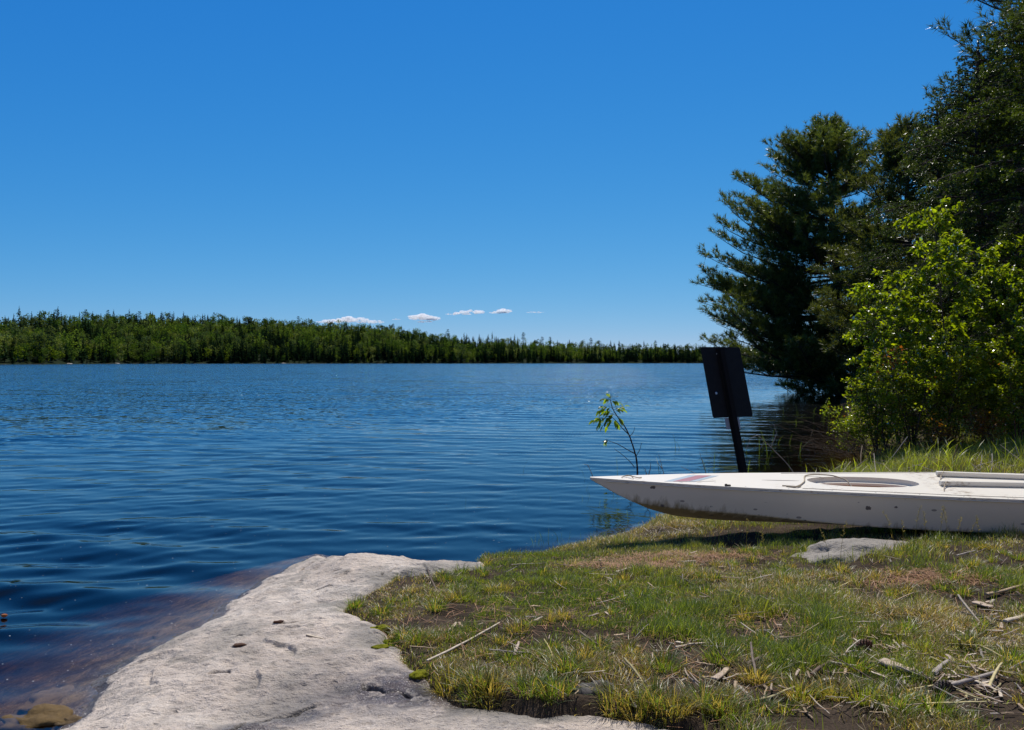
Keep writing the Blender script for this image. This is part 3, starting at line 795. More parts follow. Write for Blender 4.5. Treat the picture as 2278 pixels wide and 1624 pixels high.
def emergent():
    rng = np.random.default_rng(21)
    acc = Acc()
    LIME = np.array([0.12, 0.19, 0.018])
    spots = []
    for k in range(26): spots.append(P(rng.uniform(1740, 1900), rng.uniform(915, 955), 0))
    for k in range(30): spots.append(P(rng.uniform(1490, 1780), rng.uniform(985, 1062), 0))
    for k in range(34): spots.append(P(rng.uniform(1300, 1480), rng.uniform(1065, 1195), 0))
    for k in range(60): spots.append(P(rng.uniform(1180, 1420), rng.uniform(1192, 1232), 0))
    for a, b in [(1037, 1117), (1038, 1130), (1225, 1110), (1163, 1050), (1296, 1110)]: spots.append(P(a, b, 0))
    S = np.array(spots); n = len(S)
    far = S[:, 1] > 7.5
    h = np.where(far, rng.uniform(0.12, 0.32, n), rng.uniform(0.03, 0.10, n))
    V, Fc, T = blades(S[:, 0], S[:, 1], S[:, 2]-0.03, h+0.03, np.where(far, 0.006, 0.0028), rng.uniform(0.05, 0.7, n), np.tile(LIME*0.5, (n, 1)), LIME*rng.uniform(0.6, 1.2, (n, 1)), rng, 4)
    acc.add(V, Fc, T)
    o = acc.build('reed_shoots', M['grass'])
    tag(o, 'thin green reed shoots standing in the shallow water near the bank', 'reeds', kind='stuff')
    # blades lying on the surface
    acc = Acc()
    def flat(c, L, a, wd, col):
        t = np.linspace(-0.5, 0.5, 6); bend = rng.normal(0, 0.06)
        px = c[0]+L*t*math.cos(a)-bend*L*(t*t*4)*math.sin(a); py = c[1]+L*t*math.sin(a)+bend*L*(t*t*4)*math.cos(a)
        nx, ny = -math.sin(a)*wd/2, math.cos(a)*wd/2
        z = 0.016
        V = [];
        for i in range(6):
            V += [[px[i]-nx, py[i]-ny, z], [px[i]+nx, py[i]+ny, z+0.001]]
        acc.add(np.array(V), np.array([[2*i, 2*i+1, 2*i+3, 2*i+2] for i in range(5)]), col)
    for k in range(30):
        c = P(rng.normal(1365, 34), rng.normal(1148, 9), 0)
        flat(c, rng.uniform(0.12, 0.42), rng.normal(R(-32), 0.25), 0.004, np.array([0.05, 0.07, 0.022])*rng.uniform(0.6, 1.3))
    for k in range(50):
        c = P(rng.normal(1370, 30), rng.normal(1172, 8), 0)
        flat(c, rng.uniform(0.03, 0.12), rng.uniform(0, 3.1), 0.005, np.array([0.05, 0.06, 0.015])*rng.uniform(0.5, 1.2))
    for a, b in [(1778, 925), (1790, 931), (1768, 941), (1758, 939), (1700, 937), (1850, 940), (1640, 1045), (1602, 1043), (1690, 1055)]:
        c = P(a, b, 0); flat(c, rng.uniform(0.3, 0.55), rng.normal(0, 0.15), 0.014, np.array([0.15, 0.19, 0.05]))
    o = acc.build('floating_grass_blades', M['farleaf'])
    tag(o, 'loose green grass blades floating on the water by the bow', 'floating grass', kind='stuff')
    # pale flecks of pollen floating
    n = 280
    pts = []
    for k in range(n):
        a, b = rng.uniform(0, 1250), rng.uniform(1080, 1560)
        pts.append(P(a, b, 0))
    pts = np.array(pts); pts = pts[sdist(pts[:, 0], pts[:, 1], land) < -0.08]
    acc = Acc()
    for p in pts:
        s = rng.uniform(0.0010, 0.0026)
        a = np.arange(6)*math.pi/3
        V = np.stack([p[0]+s*1.4*np.cos(a), p[1]+s*np.sin(a), np.full(6, 0.012)], 1)
        V = np.vstack([V, V+np.array([0, 0, 0.0015])])
        i = np.arange(6)
        acc.add(V, [np.stack([i, (i+1) % 6, (i+1) % 6+6, i+6], 1), np.array([[6, 7, 8], [6, 8, 9], [6, 9, 10], [6, 10, 11]])], np.array([0.6, 0.62, 0.62]))
    o = acc.build('pollen_flecks', M['litter'])
    tag(o, 'tiny pale flecks floating on the near water', 'flecks', kind='stuff')
emergent()

def stick_mesh(acc, a, b, wd, bend=0.0, flat=0.5, col=(0.5, 0.4, 0.3), seed=0, sides=7):
    rg = np.random.default_rng(seed)
    a = np.asarray(a, float); b = np.asarray(b, float)
    k = 9; t = np.linspace(0, 1, k)[:, None]
    L = np.linalg.norm(b-a); d = (b-a)/L
    side = np.cross(d, [0, 0, 1.0]); side /= np.linalg.norm(side)
    up = np.cross(side, d)
    pts = a+(b-a)*t+side*bend*L*np.sin(t*math.pi)+rg.normal(0, 0.0006, (k, 3))
    rad = wd/2*(1-0.35*t[:, 0]**3)*rg.uniform(0.86, 1.1, k)
    ang = np.arange(sides)*2*math.pi/sides
    V = (pts[:, None, :]+rad[:, None, None]*(np.cos(ang)[None, :, None]*side+flat*np.sin(ang)[None, :, None]*up)).reshape(-1, 3)
    acc.add(V, grid_faces(k, sides, True), np.array(col))
    i = np.arange(sides)
    for e in (0, k-1):
        vv = np.vstack([V[e*sides:(e+1)*sides], pts[e]+(d*wd*0.2 if e else -d*wd*0.2)])
        acc.add(vv, np.stack([i, (i+1) % sides, np.full(sides, sides)], 1), np.array(col))

PALE = (0.56, 0.47, 0.36); TAN = (0.40, 0.29, 0.18); BRN = (0.15, 0.10, 0.07); GRY = (0.36, 0.31, 0.27); PINK = (0.46, 0.355, 0.265); YEL = (0.50, 0.42, 0.20); DRK = (0.06, 0.045, 0.035)
STICKS = [
 # name, x0,y0,x1,y1, width, bend, flatness, colour, label, category
 ('reed_stalk', 950, 1468, 1111, 1396, .011, .02, .6, PALE, 'long straight pale reed stalk lying across the grass near the moss', 'reed stalk'),
 ('wood_chip', 682, 1406, 718, 1408, .014, 0, .3, PALE, 'pale wood chip lying alone on the bare granite', 'wood chip'),
 ('wood_chip', 1001, 1411, 1015, 1394, .016, 0, .3, PINK, 'pinkish wood chip in straw just above the long reed stalk', 'wood chip'),
 ('wood_chip', 1144, 1461, 1154, 1437, .013, 0, .3, PINK, 'short narrow chip standing in grass right of the long reed stalk', 'wood chip'),
 ('stick', 1503, 1462, 1604, 1450, .009, -.10, .7, PALE, 'curved white peeled stick in the middle of the grass', 'stick'),
 ('stick', 1644, 1552, 1684, 1582, .016, 0, .9, GRY, 'short thick grey-brown stick lying on bare mud near the bottom edge', 'stick'),
 ('stick', 1664, 1505, 1700, 1485, .014, .02, .9, BRN, 'brown stick tilted beside pale torn bark in the lower grass', 'stick'),
 ('bark_strip', 1589, 1537, 1618, 1509, .026, .04, .3, PINK, 'pale torn bark strip left of the tilted brown stick', 'bark'),
 ('twig', 1286, 1416, 1331, 1446, .008, .03, .9, BRN, 'thin brown twig slanting down through the central grass', 'twig'),
 ('twig', 1510, 1285, 1546, 1307, .007, 0, .9, DRK, 'dark forked twig below the red needle patch', 'twig'),
 ('twig', 1459, 1311, 1522, 1298, .004, .04, .9, BRN, 'very thin brown twig joining the dark forked twig', 'twig'),
 ('stick', 1724, 1356, 1800, 1354, .014, .02, .6, PALE, 'white stick lying level below the grey boulder', 'stick'),
 ('wood_chip', 1719, 1357, 1755, 1372, .020, 0, .35, TAN, 'tan wedge shaped chip touching the level white stick', 'wood chip'),
 ('straw', 1311, 1272, 1371, 1272, .007, 0, .6, PALE, 'white straw lying level left of the red needle patch', 'straw'),
 ('stick', 1371, 1267, 1402, 1252, .016, 0, .5, PALE, 'white stick end pointing up at the red needle patch', 'stick'),
 ('bark_chunk', 1964, 1496, 2029, 1519, .060, .03, .35, PINK, 'large rough brown bark chunk in the lower right grass', 'bark'),
 ('stick', 2094, 1560, 2218, 1526, .016, .01, .8, GRY, 'longest grey stick in the lower right, rising to the right', 'stick'),
 ('stick', 2077, 1521, 2109, 1487, .018, 0, .7, GRY, 'grey stick pointing up right above the round brown stub', 'stick'),
 ('straw', 2064, 1558, 2074, 1624, .011, .02, .4, YEL, 'yellow flat straw reaching the bottom edge below the brown stub', 'straw'),
 ('stick', 1805, 1528, 1858, 1489, .014, -.04, .9, BRN, 'brown bent stick left of the big bark chunk', 'stick'),
 ('straw', 1853, 1312, 1913, 1287, .009, 0, .6, YEL, 'straight straw at the edge of the bare soil patch', 'straw'),
 ('straw', 1888, 1334, 1936, 1350, .009, .08, .6, PALE, 'curved white straw below the bare soil patch', 'straw'),
 ('wood_chip', 1939, 1342, 1986, 1362, .020, 0, .3, PINK, 'pointed pale chip at the left end of the long brown twig', 'wood chip'),
 ('twig', 1984, 1361, 2054, 1374, .009, -.03, .9, BRN, 'long brown twig running right from the pointed pale chip', 'twig'),
 ('twig', 2136, 1380, 2278, 1406, .010, .04, .9, DRK, 'long dark curved twig running out at the right edge', 'twig'),
 ('stick', 2236, 1401, 2290, 1382, .024, 0, .6, PALE, 'thick white peeled stick cut by the right edge', 'stick'),
 ('bark_chip', 2168, 1354, 2206, 1364, .050, 0, .2, PINK, 'broad pinkish bark flake near the right edge', 'bark'),
 ('stick', 2194, 1337, 2290, 1320, .018, .03, .6, TAN, 'tan splintered stick above the pinkish bark flake', 'stick'),
 ('stick', 2128, 1249, 2172, 1232, .010, 0, .7, GRY, 'thin grey stick near the boat at the right, above the soil patch', 'stick'),
 ('stick', 2034, 1507, 2068, 1536, .012, .05, .8, GRY, 'grey stick slanting down between bark chunk and brown stub', 'stick'),
 ('stick', 2171, 1545, 2217, 1568, .014, 0, .6, PALE, 'pale split stick below the longest grey stick', 'stick'),
 ('reed_stalk', 1138, 1238, 1207, 1243, .008, 0, .6, PALE, 'white reed stalk at the water line right of the granite', 'reed stalk'),
 ('wood_chip', 1527, 1216, 1552, 1209, .018, 0, .3, PALE, 'white wood chip at the edge of the boat shadow', 'wood chip'),
 ('straw', 1507, 1239, 1548, 1241, .010, 0, .5, PALE, 'white straw lying across the red needle patch', 'straw'),
 ('bark_strip', 1842, 1495, 1905, 1500, .016, .03, .4, GRY, 'flat grey bark strip left of the big bark chunk', 'bark'),
 ('stick', 1745, 1490, 1800, 1502, .013, .02, .5, PALE, 'pale splintered stick between the two brown sticks', 'stick'),
 ('stick', 1548, 1497, 1590, 1504, .010, .02, .5, TAN, 'short tan stick left of the torn bark strip', 'stick'),
 ('twig', 2040, 1000, 2100, 1020, .010, .03, .9, GRY, 'grey driftwood twig in the tall grass behind the boat', 'twig'),
 ('stick', 2175, 1030, 2262, 1008, .016, .03, .8, GRY, 'grey branch on bare ground behind the boat at right', 'stick'),
]
for i, (nm, x0, y0, x1, y1, wd, bend, fl, col, lab, cat) in enumerate(STICKS):
    zz = 0.165 if y0 > 1100 else 0.27
    if 'granite' in lab and 'bare' in lab: zz = 0.165
    a = P(x0, y0, zz); b = P(x1, y1, zz)
    lift = 0.012 if 'bare granite' not in lab and 'bare mud' not in lab else 0.0
    for p in (a, b): p[2] = ground_z(p[0:1], p[1:2])[0]+wd*fl*0.5+lift
    root = (a+b)/2
    acc = Acc(); stick_mesh(acc, a-root, b-root, wd, bend, fl, col, i)
    o = acc.build(nm, M['litter']); o.location = root
    tag(o, lab, cat)

def litter():
    rng = np.random.default_rng(31)
    acc = Acc()
    def one(x, y, L, wd, col, fl=0.4, tilt=0.25):
        a = rng.random()*6.283
        z = float(ground_z(np.array([x]), np.array([y]))[0])+0.006+rng.random()*0.012
        d = np.array([math.cos(a), math.sin(a), rng.normal(0, tilt)])*L/2
        c = np.array([x, y, z+abs(d[2])])
        stick_mesh(acc, c-d, c+d, wd, rng.normal(0, 0.025), fl, col, int(rng.integers(1e6)), 5)
    cols = [PALE, TAN, GRY, PINK, YEL, BRN, BRN]
    n = 0
    while n < 480:
        xd = 750+1528*rng.random()**0.6; yd = rng.uniform(1230, 1622)
        p = P(xd, yd, 0.160)
        if sdist(p[0:1], p[1:2], grassp)[0] < 0.04: continue
        c = np.array(cols[rng.integers(len(cols))])*rng.uniform(0.6, 1.15)
        big = rng.random() < 0.25
        one(p[0], p[1], rng.uniform(0.02, 0.10) if not big else rng.uniform(0.06, 0.16), rng.uniform(0.002, 0.006) if not big else rng.uniform(0.005, 0.011), c)
        n += 1
    # flat chips and bark flakes
    for k in range(260):
        if k < 170: xd, yd = rng.normal(2080, 170), rng.normal(1480, 90)
        else: xd, yd = rng.uniform(950, 2278), rng.uniform(1250, 1610)
        if yd < 1215 or yd > 1630: continue
        p = P(xd, yd, 0.160)
        if sdist(p[0:1], p[1:2], grassp)[0] < 0.04: continue
        one(p[0], p[1], rng.uniform(0.015, 0.05), rng.uniform(0.006, 0.018), np.array([PALE, PINK, TAN, GRY, BRN, TAN][rng.integers(6)])*rng.uniform(0.6, 1.15), 0.12, 0.12)
    # heavier drift in the lower right
    for k in range(80):
        xd = rng.normal(2120, 130); yd = rng.normal(1500, 75)
        if not (1700 < xd < 2330 and 1300 < yd < 1624): continue
        p = P(xd, yd, 0.160)
        one(p[0], p[1], rng.uniform(0.03, 0.10), rng.uniform(0.004, 0.011), np.array(cols[rng.integers(5)])*rng.uniform(0.6, 1.1), rng.uniform(0.2, 0.6), 0.12)
    for k in range(60):
        p = P(rng.uniform(1850, 2278), rng.uniform(1000, 1045), 0.27)
        one(p[0], p[1], rng.uniform(0.1, 0.35), rng.uniform(0.006, 0.012), np.array(cols[rng.integers(5)])*0.8, 0.6, 0.4)
    for k in range(70):
        p = P(rng.uniform(1440, 1560), rng.uniform(1165, 1190), 0.08)
        one(p[0], p[1], rng.uniform(0.04, 0.12), rng.uniform(0.003, 0.008), np.array(cols[rng.integers(6)])*0.8)
    o = acc.build('plant_litter', M['litter'])
    tag(o, 'loose bits of straw, bark and reed scattered over the grass', 'litter', kind='stuff')
    acc = Acc()
    N = 6500
    cs = [(1500, 1228, 0.26, 0.09), (1400, 1252, 0.2, 0.07), (2080, 1300, 0.25, 0.12), (1130, 1400, 0.6, 0.5), (1800, 1400, 0.8, 0.6)]
    wts = [.34, .2, .14, .1, .22]
    idx = rng.choice(len(cs), N, p=wts)
    C = np.array([P(a, b, 0.15)[:2] for a, b, _, _ in cs]); S = np.array([[c[2], c[3]] for c in cs])
    xy = C[idx]+rng.normal(0, 1, (N, 2))*S[idx]*0.8
    ok = sdist(xy[:, 0], xy[:, 1], grassp) > 0.02; xy = xy[ok]; N = len(xy)
    z = ground_z(xy[:, 0], xy[:, 1])+rng.uniform(0.002, 0.022, N)
    L = rng.uniform(0.03, 0.09, N); a = rng.random(N)*6.283
    d = np.stack([np.cos(a), np.sin(a), rng.normal(0, 0.2, N)], 1)*L[:, None]/2
    c = np.stack([xy[:, 0], xy[:, 1], z], 1)
    s = np.stack([-np.sin(a), np.cos(a), np.zeros(N)], 1)*0.0009
    V = np.stack([c-d-s, c-d+s, c+d+s, c+d-s], 1).reshape(-1, 3)
    Fq = (np.arange(N)*4)[:, None]+np.arange(4)[None]
    col = np.array([0.30, 0.15, 0.07])*rng.uniform(0.5, 1.6, (N, 1))
    acc.add(V, Fq, np.repeat(col, 4, 0))
    o = acc.build('fallen_pine_needles', M['litter'])
    tag(o, 'rust coloured fallen pine needles matted on the grass by the boat', 'pine needles', kind='stuff')
litter()

# ------------------------------------------------------------------ stones, moss, cones
def blob(name, c, rx, ry, rz, mat, label, cat, seed, tint, rough=0.18, n=40, rot=0.0, freq=2.0):
    u = np.linspace(0, 2*math.pi, n, endpoint=False); v = np.linspace(0.02, math.pi-0.02, n//2)
    vv, uu = np.meshgrid(v, u, indexing='ij')
    X = np.sin(vv)*np.cos(uu); Y = np.sin(vv)*np.sin(uu); Z = np.cos(vv)
    k = 1+rough*(fbm(X*freq+seed+Z*1.7, Y*freq-seed+Z*1.3, 4, seed)+fbm(Z*freq*1.3+seed, X*freq+Y, 3, seed+5))
    k *= 1+0.03*fbm(X*12+Z*7, Y*12+Z*5, 3, seed+9)
    x, y, z = X*k*rx, Y*k*ry, Z*k*rz
    V = np.stack([x*math.cos(rot)-y*math.sin(rot), x*math.sin(rot)+y*math.cos(rot), z], -1).reshape(-1, 3)
    T = np.tile(np.array(tint, float), (len(V), 1))
    f = grid_faces(len(v), n, True)[:, ::-1]
    top = len(V); V = np.vstack([V, [0, 0, V[:n, 2].mean()], [0, 0, V[-n:, 2].mean()]]); T = np.vstack([T, T[:2]])
    i = np.arange(n)
    f2 = np.stack([i, (i+1) % n, np.full(n, top)], 1); f3 = np.stack([(i+1) % n+top-n, i+top-n, np.full(n, top+1)], 1)
    o = mesh_np(name, V, [f, f2, f3], mat, True, None, {'tint': T})
    o.location = c
    tag(o, label, cat)
    return o
c = P(1882, 1232, 0.15)
blob('boulder', (1.93, 4.48, 0.085), 0.50, 0.22, 0.115, M['granite'], 'low grey boulder half buried in the grass in front of the boat', 'rock', 3, (0.0, 0, 0.72), 0.20, 72, R(30))
c = P(1328, 1545, 0.17)
blob('stone', (c[0], c[1]+0.02, 0.15), 0.085, 0.05, 0.045, M['stone'], 'dark stone under the turf edge at the bottom of the grass', 'stone', 8, (0.07, 0.065, 0.065), 0.25, 36)
for k, (a, b, r_, lab) in enumerate([(846, 1394, 0.030, 'yellow-green moss cushion at the turf edge, the upper one of the corner'),
                                     (862, 1412, 0.028, 'yellow-green moss cushion tucked under straw, the middle one'),
                                     (843, 1432, 0.028, 'dark green moss cushion lowest on the corner of the turf'),
                                     (930, 1486, 0.028, 'dark moss cushion by the wet patch of granite')]):
    c = P(a, b, 0.160); z = ground_z(c[0:1], c[1:2])[0]
    blob('moss_cushion', (c[0], c[1], z-0.002), r_*1.25, r_*0.8, 0.015, M['moss'], lab, 'moss', 20+k, (0, 0, 0), 0.3, 36, 0.3*k)
for k, (a, b, rx, rz, tint, lab) in enumerate([
        (95, 1596, .14, .045, (0.12, 0.075, 0.025), 'brown submerged rock at the lower left corner, breaking the surface'),
        (150, 1606, .06, .04, (0.10, 0.065, 0.03), 'small dark wet rock between the corner rock and the granite'),
        (285, 1475, .07, .025, (0.12, 0.08, 0.03), 'golden wet rock awash at the granite edge'),
        (120, 1520, .15, .035, (0.15, 0.10, 0.05), 'submerged flat brown rock farther out from the corner'),
        (375, 1385, .10, .03, (0.16, 0.11, 0.06), 'submerged brown rock beside the middle of the granite edge')]):
    c = P(a, b, 0)
    zz = -0.012 if k in (0, 1, 2) else -0.06
    blob('wet_rock', (c[0], c[1], zz-rz*0.35), rx, rx*0.6, rz, M['stone'], lab, 'rock', 40+k, tint, 0.3, 40, 0.4*k)
c = P(9, 1373, 0)
blob('floating_cone', (c[0], c[1], 0.008), .016, .010, .008, M['stone'], 'small orange-brown cone floating at the left edge of the picture', 'cone', 61, (0.35, 0.12, 0.04), 0.15, 16)
c = P(533, 1402, 0.19)
blob('dead_leaf', (c[0], c[1], ground_z(c[0:1], c[1:2])[0]+0.004), .026, .011, .006, M['stone'], 'small curled brown leaf lying on the granite', 'leaf', 62, (0.10, 0.05, 0.03), 0.3, 18, 0.3)
c = P(620, 1360, 0.19)
blob('dead_leaf', (c[0], c[1], ground_z(c[0:1], c[1:2])[0]+0.004), .022, .008, .006, M['stone'], 'dark reddish leaf in the crack of the granite', 'leaf', 63, (0.09, 0.04, 0.025), 0.3, 18, 0.2)

def cone(a, b, L, lab, col):
    c = P(a, b, 0.2); z = ground_z(c[0:1], c[1:2])[0]
    acc = Acc(); n = 90
    ax = np.array([1, 0.25, 0.1]); ax /= np.linalg.norm(ax)
    s = np.cross(ax, [0, 0, 1]); s /= np.linalg.norm(s); u = np.cross(s, ax)
    acc.tube(np.array([ax*L*t for t in (-.5, -.25, 0, .3, .5)]), np.array([.12, .26, .28, .2, .05])*L*0.75, 8, np.array(col)*0.5)
    for k in range(n):
        t = k/n-0.5; th = k*2.4
        rad = L*0.25*math.sqrt(max(0.03, 1-(2*t)**2))
        rdir = s*math.cos(th)+u*math.sin(th)
        p = ax*t*L+rdir*rad*0.6; q = p+rdir*rad*0.75+ax*L*0.07
        sd_ = np.cross(rdir, ax)*L*0.085
        acc.add(np.array([p-sd_*0.6, p+sd_*0.6, q+sd_, q-sd_, q+rdir*0.002+ax*0.004]), [np.array([[0, 1, 2, 3]]), np.array([[3, 2, 4]])], np.array(col)*random.uniform(0.7, 1.4))
    o = acc.build('pine_cone', M['litter'], None, False); o.location = (c[0], c[1], z+L*0.22+0.008)
    tag(o, lab, 'pine cone')
cone(1919, 1436, 0.06, 'reddish brown pine cone lying in the grass above the bark chunk', (0.16, 0.075, 0.04))
cone(2094, 1538, 0.06, 'dark round brown cone stub where the grey sticks meet', (0.085, 0.06, 0.045))

# ------------------------------------------------------------------ kayak
KS = np.array([0, .03, .08, .15, .22, .29, .40, .55, .8, 1.0, 1.35, 1.77, 2.2, 2.6, 3.0, 3.4, 3.8, 4.2, 4.45, 4.6])
KB = np.array([.004, .012, .023, .038, .052, .066, .088, .117, .158, .185, .222, .262, .305, .335, .335, .30, .235, .135, .06, .006])
KD = np.array([.006, .024, .050, .088, .122, .153, .198, .235, .256, .262, .266, .27, .275, .275, .27, .262, .25, .20, .12, .02])
KC = np.array([.004, .018, .042, .078, .112, .140, .152, .160, .168, .175, .200, .222, .228, .228, .224, .21, .19, .15, .09, .012])
def kayak():
    tip = np.array([Q(1313, 1064, 5.11)[0], 5.11, Q(1313, 1064, 5.11)[2]])
    root = empty('kayak', tuple(tip))
    yaw = R(1.4); pitch = R(1.35); heel = R(6.3)
    root.rotation_mode = 'XYZ'
    Mx = Matrix.Rotation(yaw, 4, 'Z') @ Matrix.Rotation(pitch, 4, 'Y') @ Matrix.Rotation(heel, 4, 'X')
    root.rotation_euler = Mx.to_euler('XYZ')
    tag(root, 'long white wooden kayak with muddy bow resting on the grassy shore', 'kayak')
    s = np.concatenate([np.linspace(0, .6, 26), np.linspace(.65, 4.0, 60), np.linspace(4.05, 4.6, 16)])
    def sm(v):
        f = np.interp(s, KS, v)
        g = f.copy()
        for _ in range(2): g[1:-1] = (g[:-2]+2*g[1:-1]+g[2:])/4
        return g
    b, d, cc = sm(KB), sm(KD), sm(KC)
    cc = np.minimum(cc, d-0.001)
    chw = 0.80
    # hull section: port sheer -> chine -> keel -> chine -> starboard sheer, extra rows for a soft chine
    rows = []
    def sec(y, z): rows.append(np.stack([s, y, -z], 1))
    sec(-b, 0*b); sec(-b-0.0005, 0.006+0*b*0)
    sec(-(b*(1-.5*(1-chw))), cc*.5)
    sec(-b*(chw+.015), cc*.95); sec(-b*chw, cc); sec(-b*(chw-.06), cc+(d-cc)*.08)
    sec(-b*chw*.5, cc+(d-cc)*.55); sec(-b*.04, cc+(d-cc)*.97); sec(b*0, d); sec(b*.04, cc+(d-cc)*.97); sec(b*chw*.5, cc+(d-cc)*.55)
    sec(b*(chw-.06), cc+(d-cc)*.08); sec(b*chw, cc); sec(b*(chw+.015), cc*.95); sec(b*(1-.5*(1-chw)), cc*.5); sec(b, 0*b)
    V = np.stack(rows, 1).reshape(-1, 3)
    # transoms closed
    m = len(rows)
    f = grid_faces(len(s), m)
    hull = mesh_np('hull', V, [f], M['hull'], True, root)
    # deck with cockpit hole and slot
    zt = 0.002
    oc, ol, ow = 1.77, 0.36, 0.128
    il, iw = 0.325, 0.104
    def oval(cx, cy, l, w_, n=56):
        a = np.arange(n)*2*math.pi/n
        return np.stack([cx+l*np.sign(np.cos(a))*np.abs(np.cos(a))**0.95, cy+w_*np.sign(np.sin(a))*np.abs(np.sin(a))**0.9], 1)
    yo = 0.018
    outer = np.vstack([np.stack([s, b+0.004], 1), np.stack([s[::-1], -(b[::-1]+0.004)], 1)])
    ov = oval(oc, yo, ol, ow)
    slot = oval(1.23, 0.012, 0.125, 0.008, 20)
    def tri(polys, z, name, mat, thick=0.0):
        pl = [[Vector((p[0], p[1], 0)) for p in q] for q in polys]
        t = tessellate_polygon(pl)
        pts = np.vstack(polys); n = len(pts)
        V = np.column_stack([pts, np.full(n, z)]); Fc = [np.array(t)]
        # orientation
        tt = np.array(t); a_, b_, c_ = V[tt[:, 0]], V[tt[:, 1]], V[tt[:, 2]]
        nz = np.cross(b_-a_, c_-a_)[:, 2]; tt[nz < 0] = tt[nz < 0][:, ::-1]
        Fc = [tt]
        if thick:
            V = np.vstack([V, V-np.array([0, 0, thick])])
            q = []; o0 = 0
            for p in polys:
                k = len(p); i = np.arange(k)
                q.append(np.stack([o0+i, o0+(i+1) % k, n+o0+(i+1) % k, n+o0+i], 1)); o0 += k
            Fc += [np.concatenate(q), tt[:, ::-1]+n]
        return mesh_np(name, V, Fc, mat, False, root)
    tri([outer, ov, slot], zt+0.006, 'deck', M['deck'], 0.010)
    # recessed coaming ledge
    iv = oval(oc+0.0, yo-0.014, il, iw)
    acc = Acc(); n = len(ov); i = np.arange(n)
    A0 = np.column_stack([ov, np.full(n, zt-0.003)]); A1 = np.column_stack([ov*1.0, np.full(n, zt-0.026)])
    B1 = np.column_stack([iv, np.full(n, zt-0.026)]); B2 = np.column_stack([iv, np.full(n, zt-0.042)])
    rim = mesh_np('cockpit_rim', np.vstack([A0, A1, B1, B2]), [np.stack([i+k*n, (i+1) % n+k*n, (i+1) % n+(k+1)*n, i+(k+1)*n], 1) for k in range(3)], M['deck'], False, root)
    C0 = B2-np.array([0, 0, 0.0005]); c1 = oval(oc, yo, il*1.02, iw*1.1); C1 = np.column_stack([c1, np.full(n, -0.19)])
    well = mesh_np('cockpit_interior', np.vstack([C0, C1, [[oc, yo, -0.19]]]), [np.stack([i, (i+1) % n, (i+1) % n+n, i+n], 1), np.stack([i+n, (i+1) % n+n, np.full(n, 2*n)], 1)], M['inside'], True, root)
    sl = mesh_np('slot_lining', np.vstack([np.column_stack([slot, np.full(20, zt-0.003)]), np.column_stack([slot, np.full(20, -0.05)]), [[1.23, 0.012, -0.05]]]),
                 [np.stack([np.arange(20), (np.arange(20)+1) % 20, (np.arange(20)+1) % 20+20, np.arange(20)+20], 1), np.stack([np.arange(20)+20, (np.arange(20)+1) % 20+20, np.full(20, 40)], 1)], M['dark'], True, root)
    zd = zt+0.006
    # stripe graphic: maroon band between blue-grey lines, slanting
    def band(x0, x1, name, mat, z, ya=None, yb=None, parent=root):
        V = []
        w0 = -(np.interp(x0, KS, KB))+0.004 if ya is None else ya; w1 = np.interp(x1, KS, KB)-0.010 if yb is None else yb
        k = 0.20/0.13
        slant = lambda y: x0+(y-w0)/(w1-w0)*0.20
        wd = x1-x0
        pts = [(slant(w0), w0), (slant(w0)+wd, w0), (slant(w1)+wd, w1), (slant(w1), w1)]
        V, Fq = [], None
        V = np.array([[p[0], p[1], z] for p in pts]+[[p[0], p[1], z-0.002] for p in pts])
        return mesh_np(name, V, [np.array([[0, 1, 2, 3], [0, 4, 5, 1], [1, 5, 6, 2], [2, 6, 7, 3], [3, 7, 4, 0]])], mat, False, parent)
    band(0.46, 0.655, 'deck_stripe', M['bluegrey'], zd+0.0010, -0.072, 0.100)
    band(0.515, 0.605, 'deck_stripe', M['red'], zd+0.0018, -0.071, 0.099)
    band(0.555, 0.595, 'deck_stripe', M['deck'], zd+0.0026, -0.070, -0.042)
    # seams along both edges of the deck
    for side in (-1, 1):
        acc = Acc(); x = np.linspace(1.30, 3.6, 50)
        y = side*(np.interp(x, KS, KB)-0.040 if side < 0 else np.interp(x, KS, KB)-0.018)
        acc.tube(np.stack([x, y, np.full(50, zd+0.0005)], 1), 0.0022, 5)
        acc.build('deck_seam', M['dark'], root)
    for side in (-1, 1):
        x = np.linspace(0.10, 4.4, 90); y = side*(np.interp(x, s, b)+0.0045)
        acc = Acc(); acc.tube(np.stack([x, y, np.full(90, -0.010)], 1), 0.0038, 6)
        acc.build('rub_strip', M['hull'], root)
    for xx in np.arange(0.95, 3.2, 0.26):
        acc = Acc(); yy = -(np.interp(xx, KS, KB)-0.020); acc.tube(np.array([[xx, yy, zd-0.001], [xx, yy, zd+0.0015]]), 0.0042, 8)
        acc.build('deck_screw', M['boltm'], root)
    # bungee / cords
    def cord(pts, r_, name='deck_cord'):
        pts = np.array(pts, float); t = np.linspace(0, 1, len(pts)); tt = np.linspace(0, 1, len(pts)*7)
        pp = np.stack([np.interp(tt, t, pts[:, k]) for k in range(3)], 1)
        for _ in range(4): pp[1:-1] = (pp[:-2]+2*pp[1:-1]+pp[2:])/4
        acc = Acc(); acc.tube(pp, r_, 6); acc.build(name, M['rope'], root)
    cord([(1.21, -0.145, zd+.004), (1.25, -0.165, zd+.004), (1.28, -0.16, zd+.012), (1.32, -0.10, zd+.006), (1.37, -0.03, zd+.008), (1.43, 0.13, zd+.006), (1.50, 0.155, zd+.010), (1.60, 0.10, zd+.02), (1.66, 0.02, zd+.012), (1.67, -0.05, zd-.02)], 0.0042)
    cord([(1.19, -0.13, zd+.004), (1.24, -0.155, zd+.008), (1.30, -0.15, zd+.004)], 0.0035, 'cord_knot')
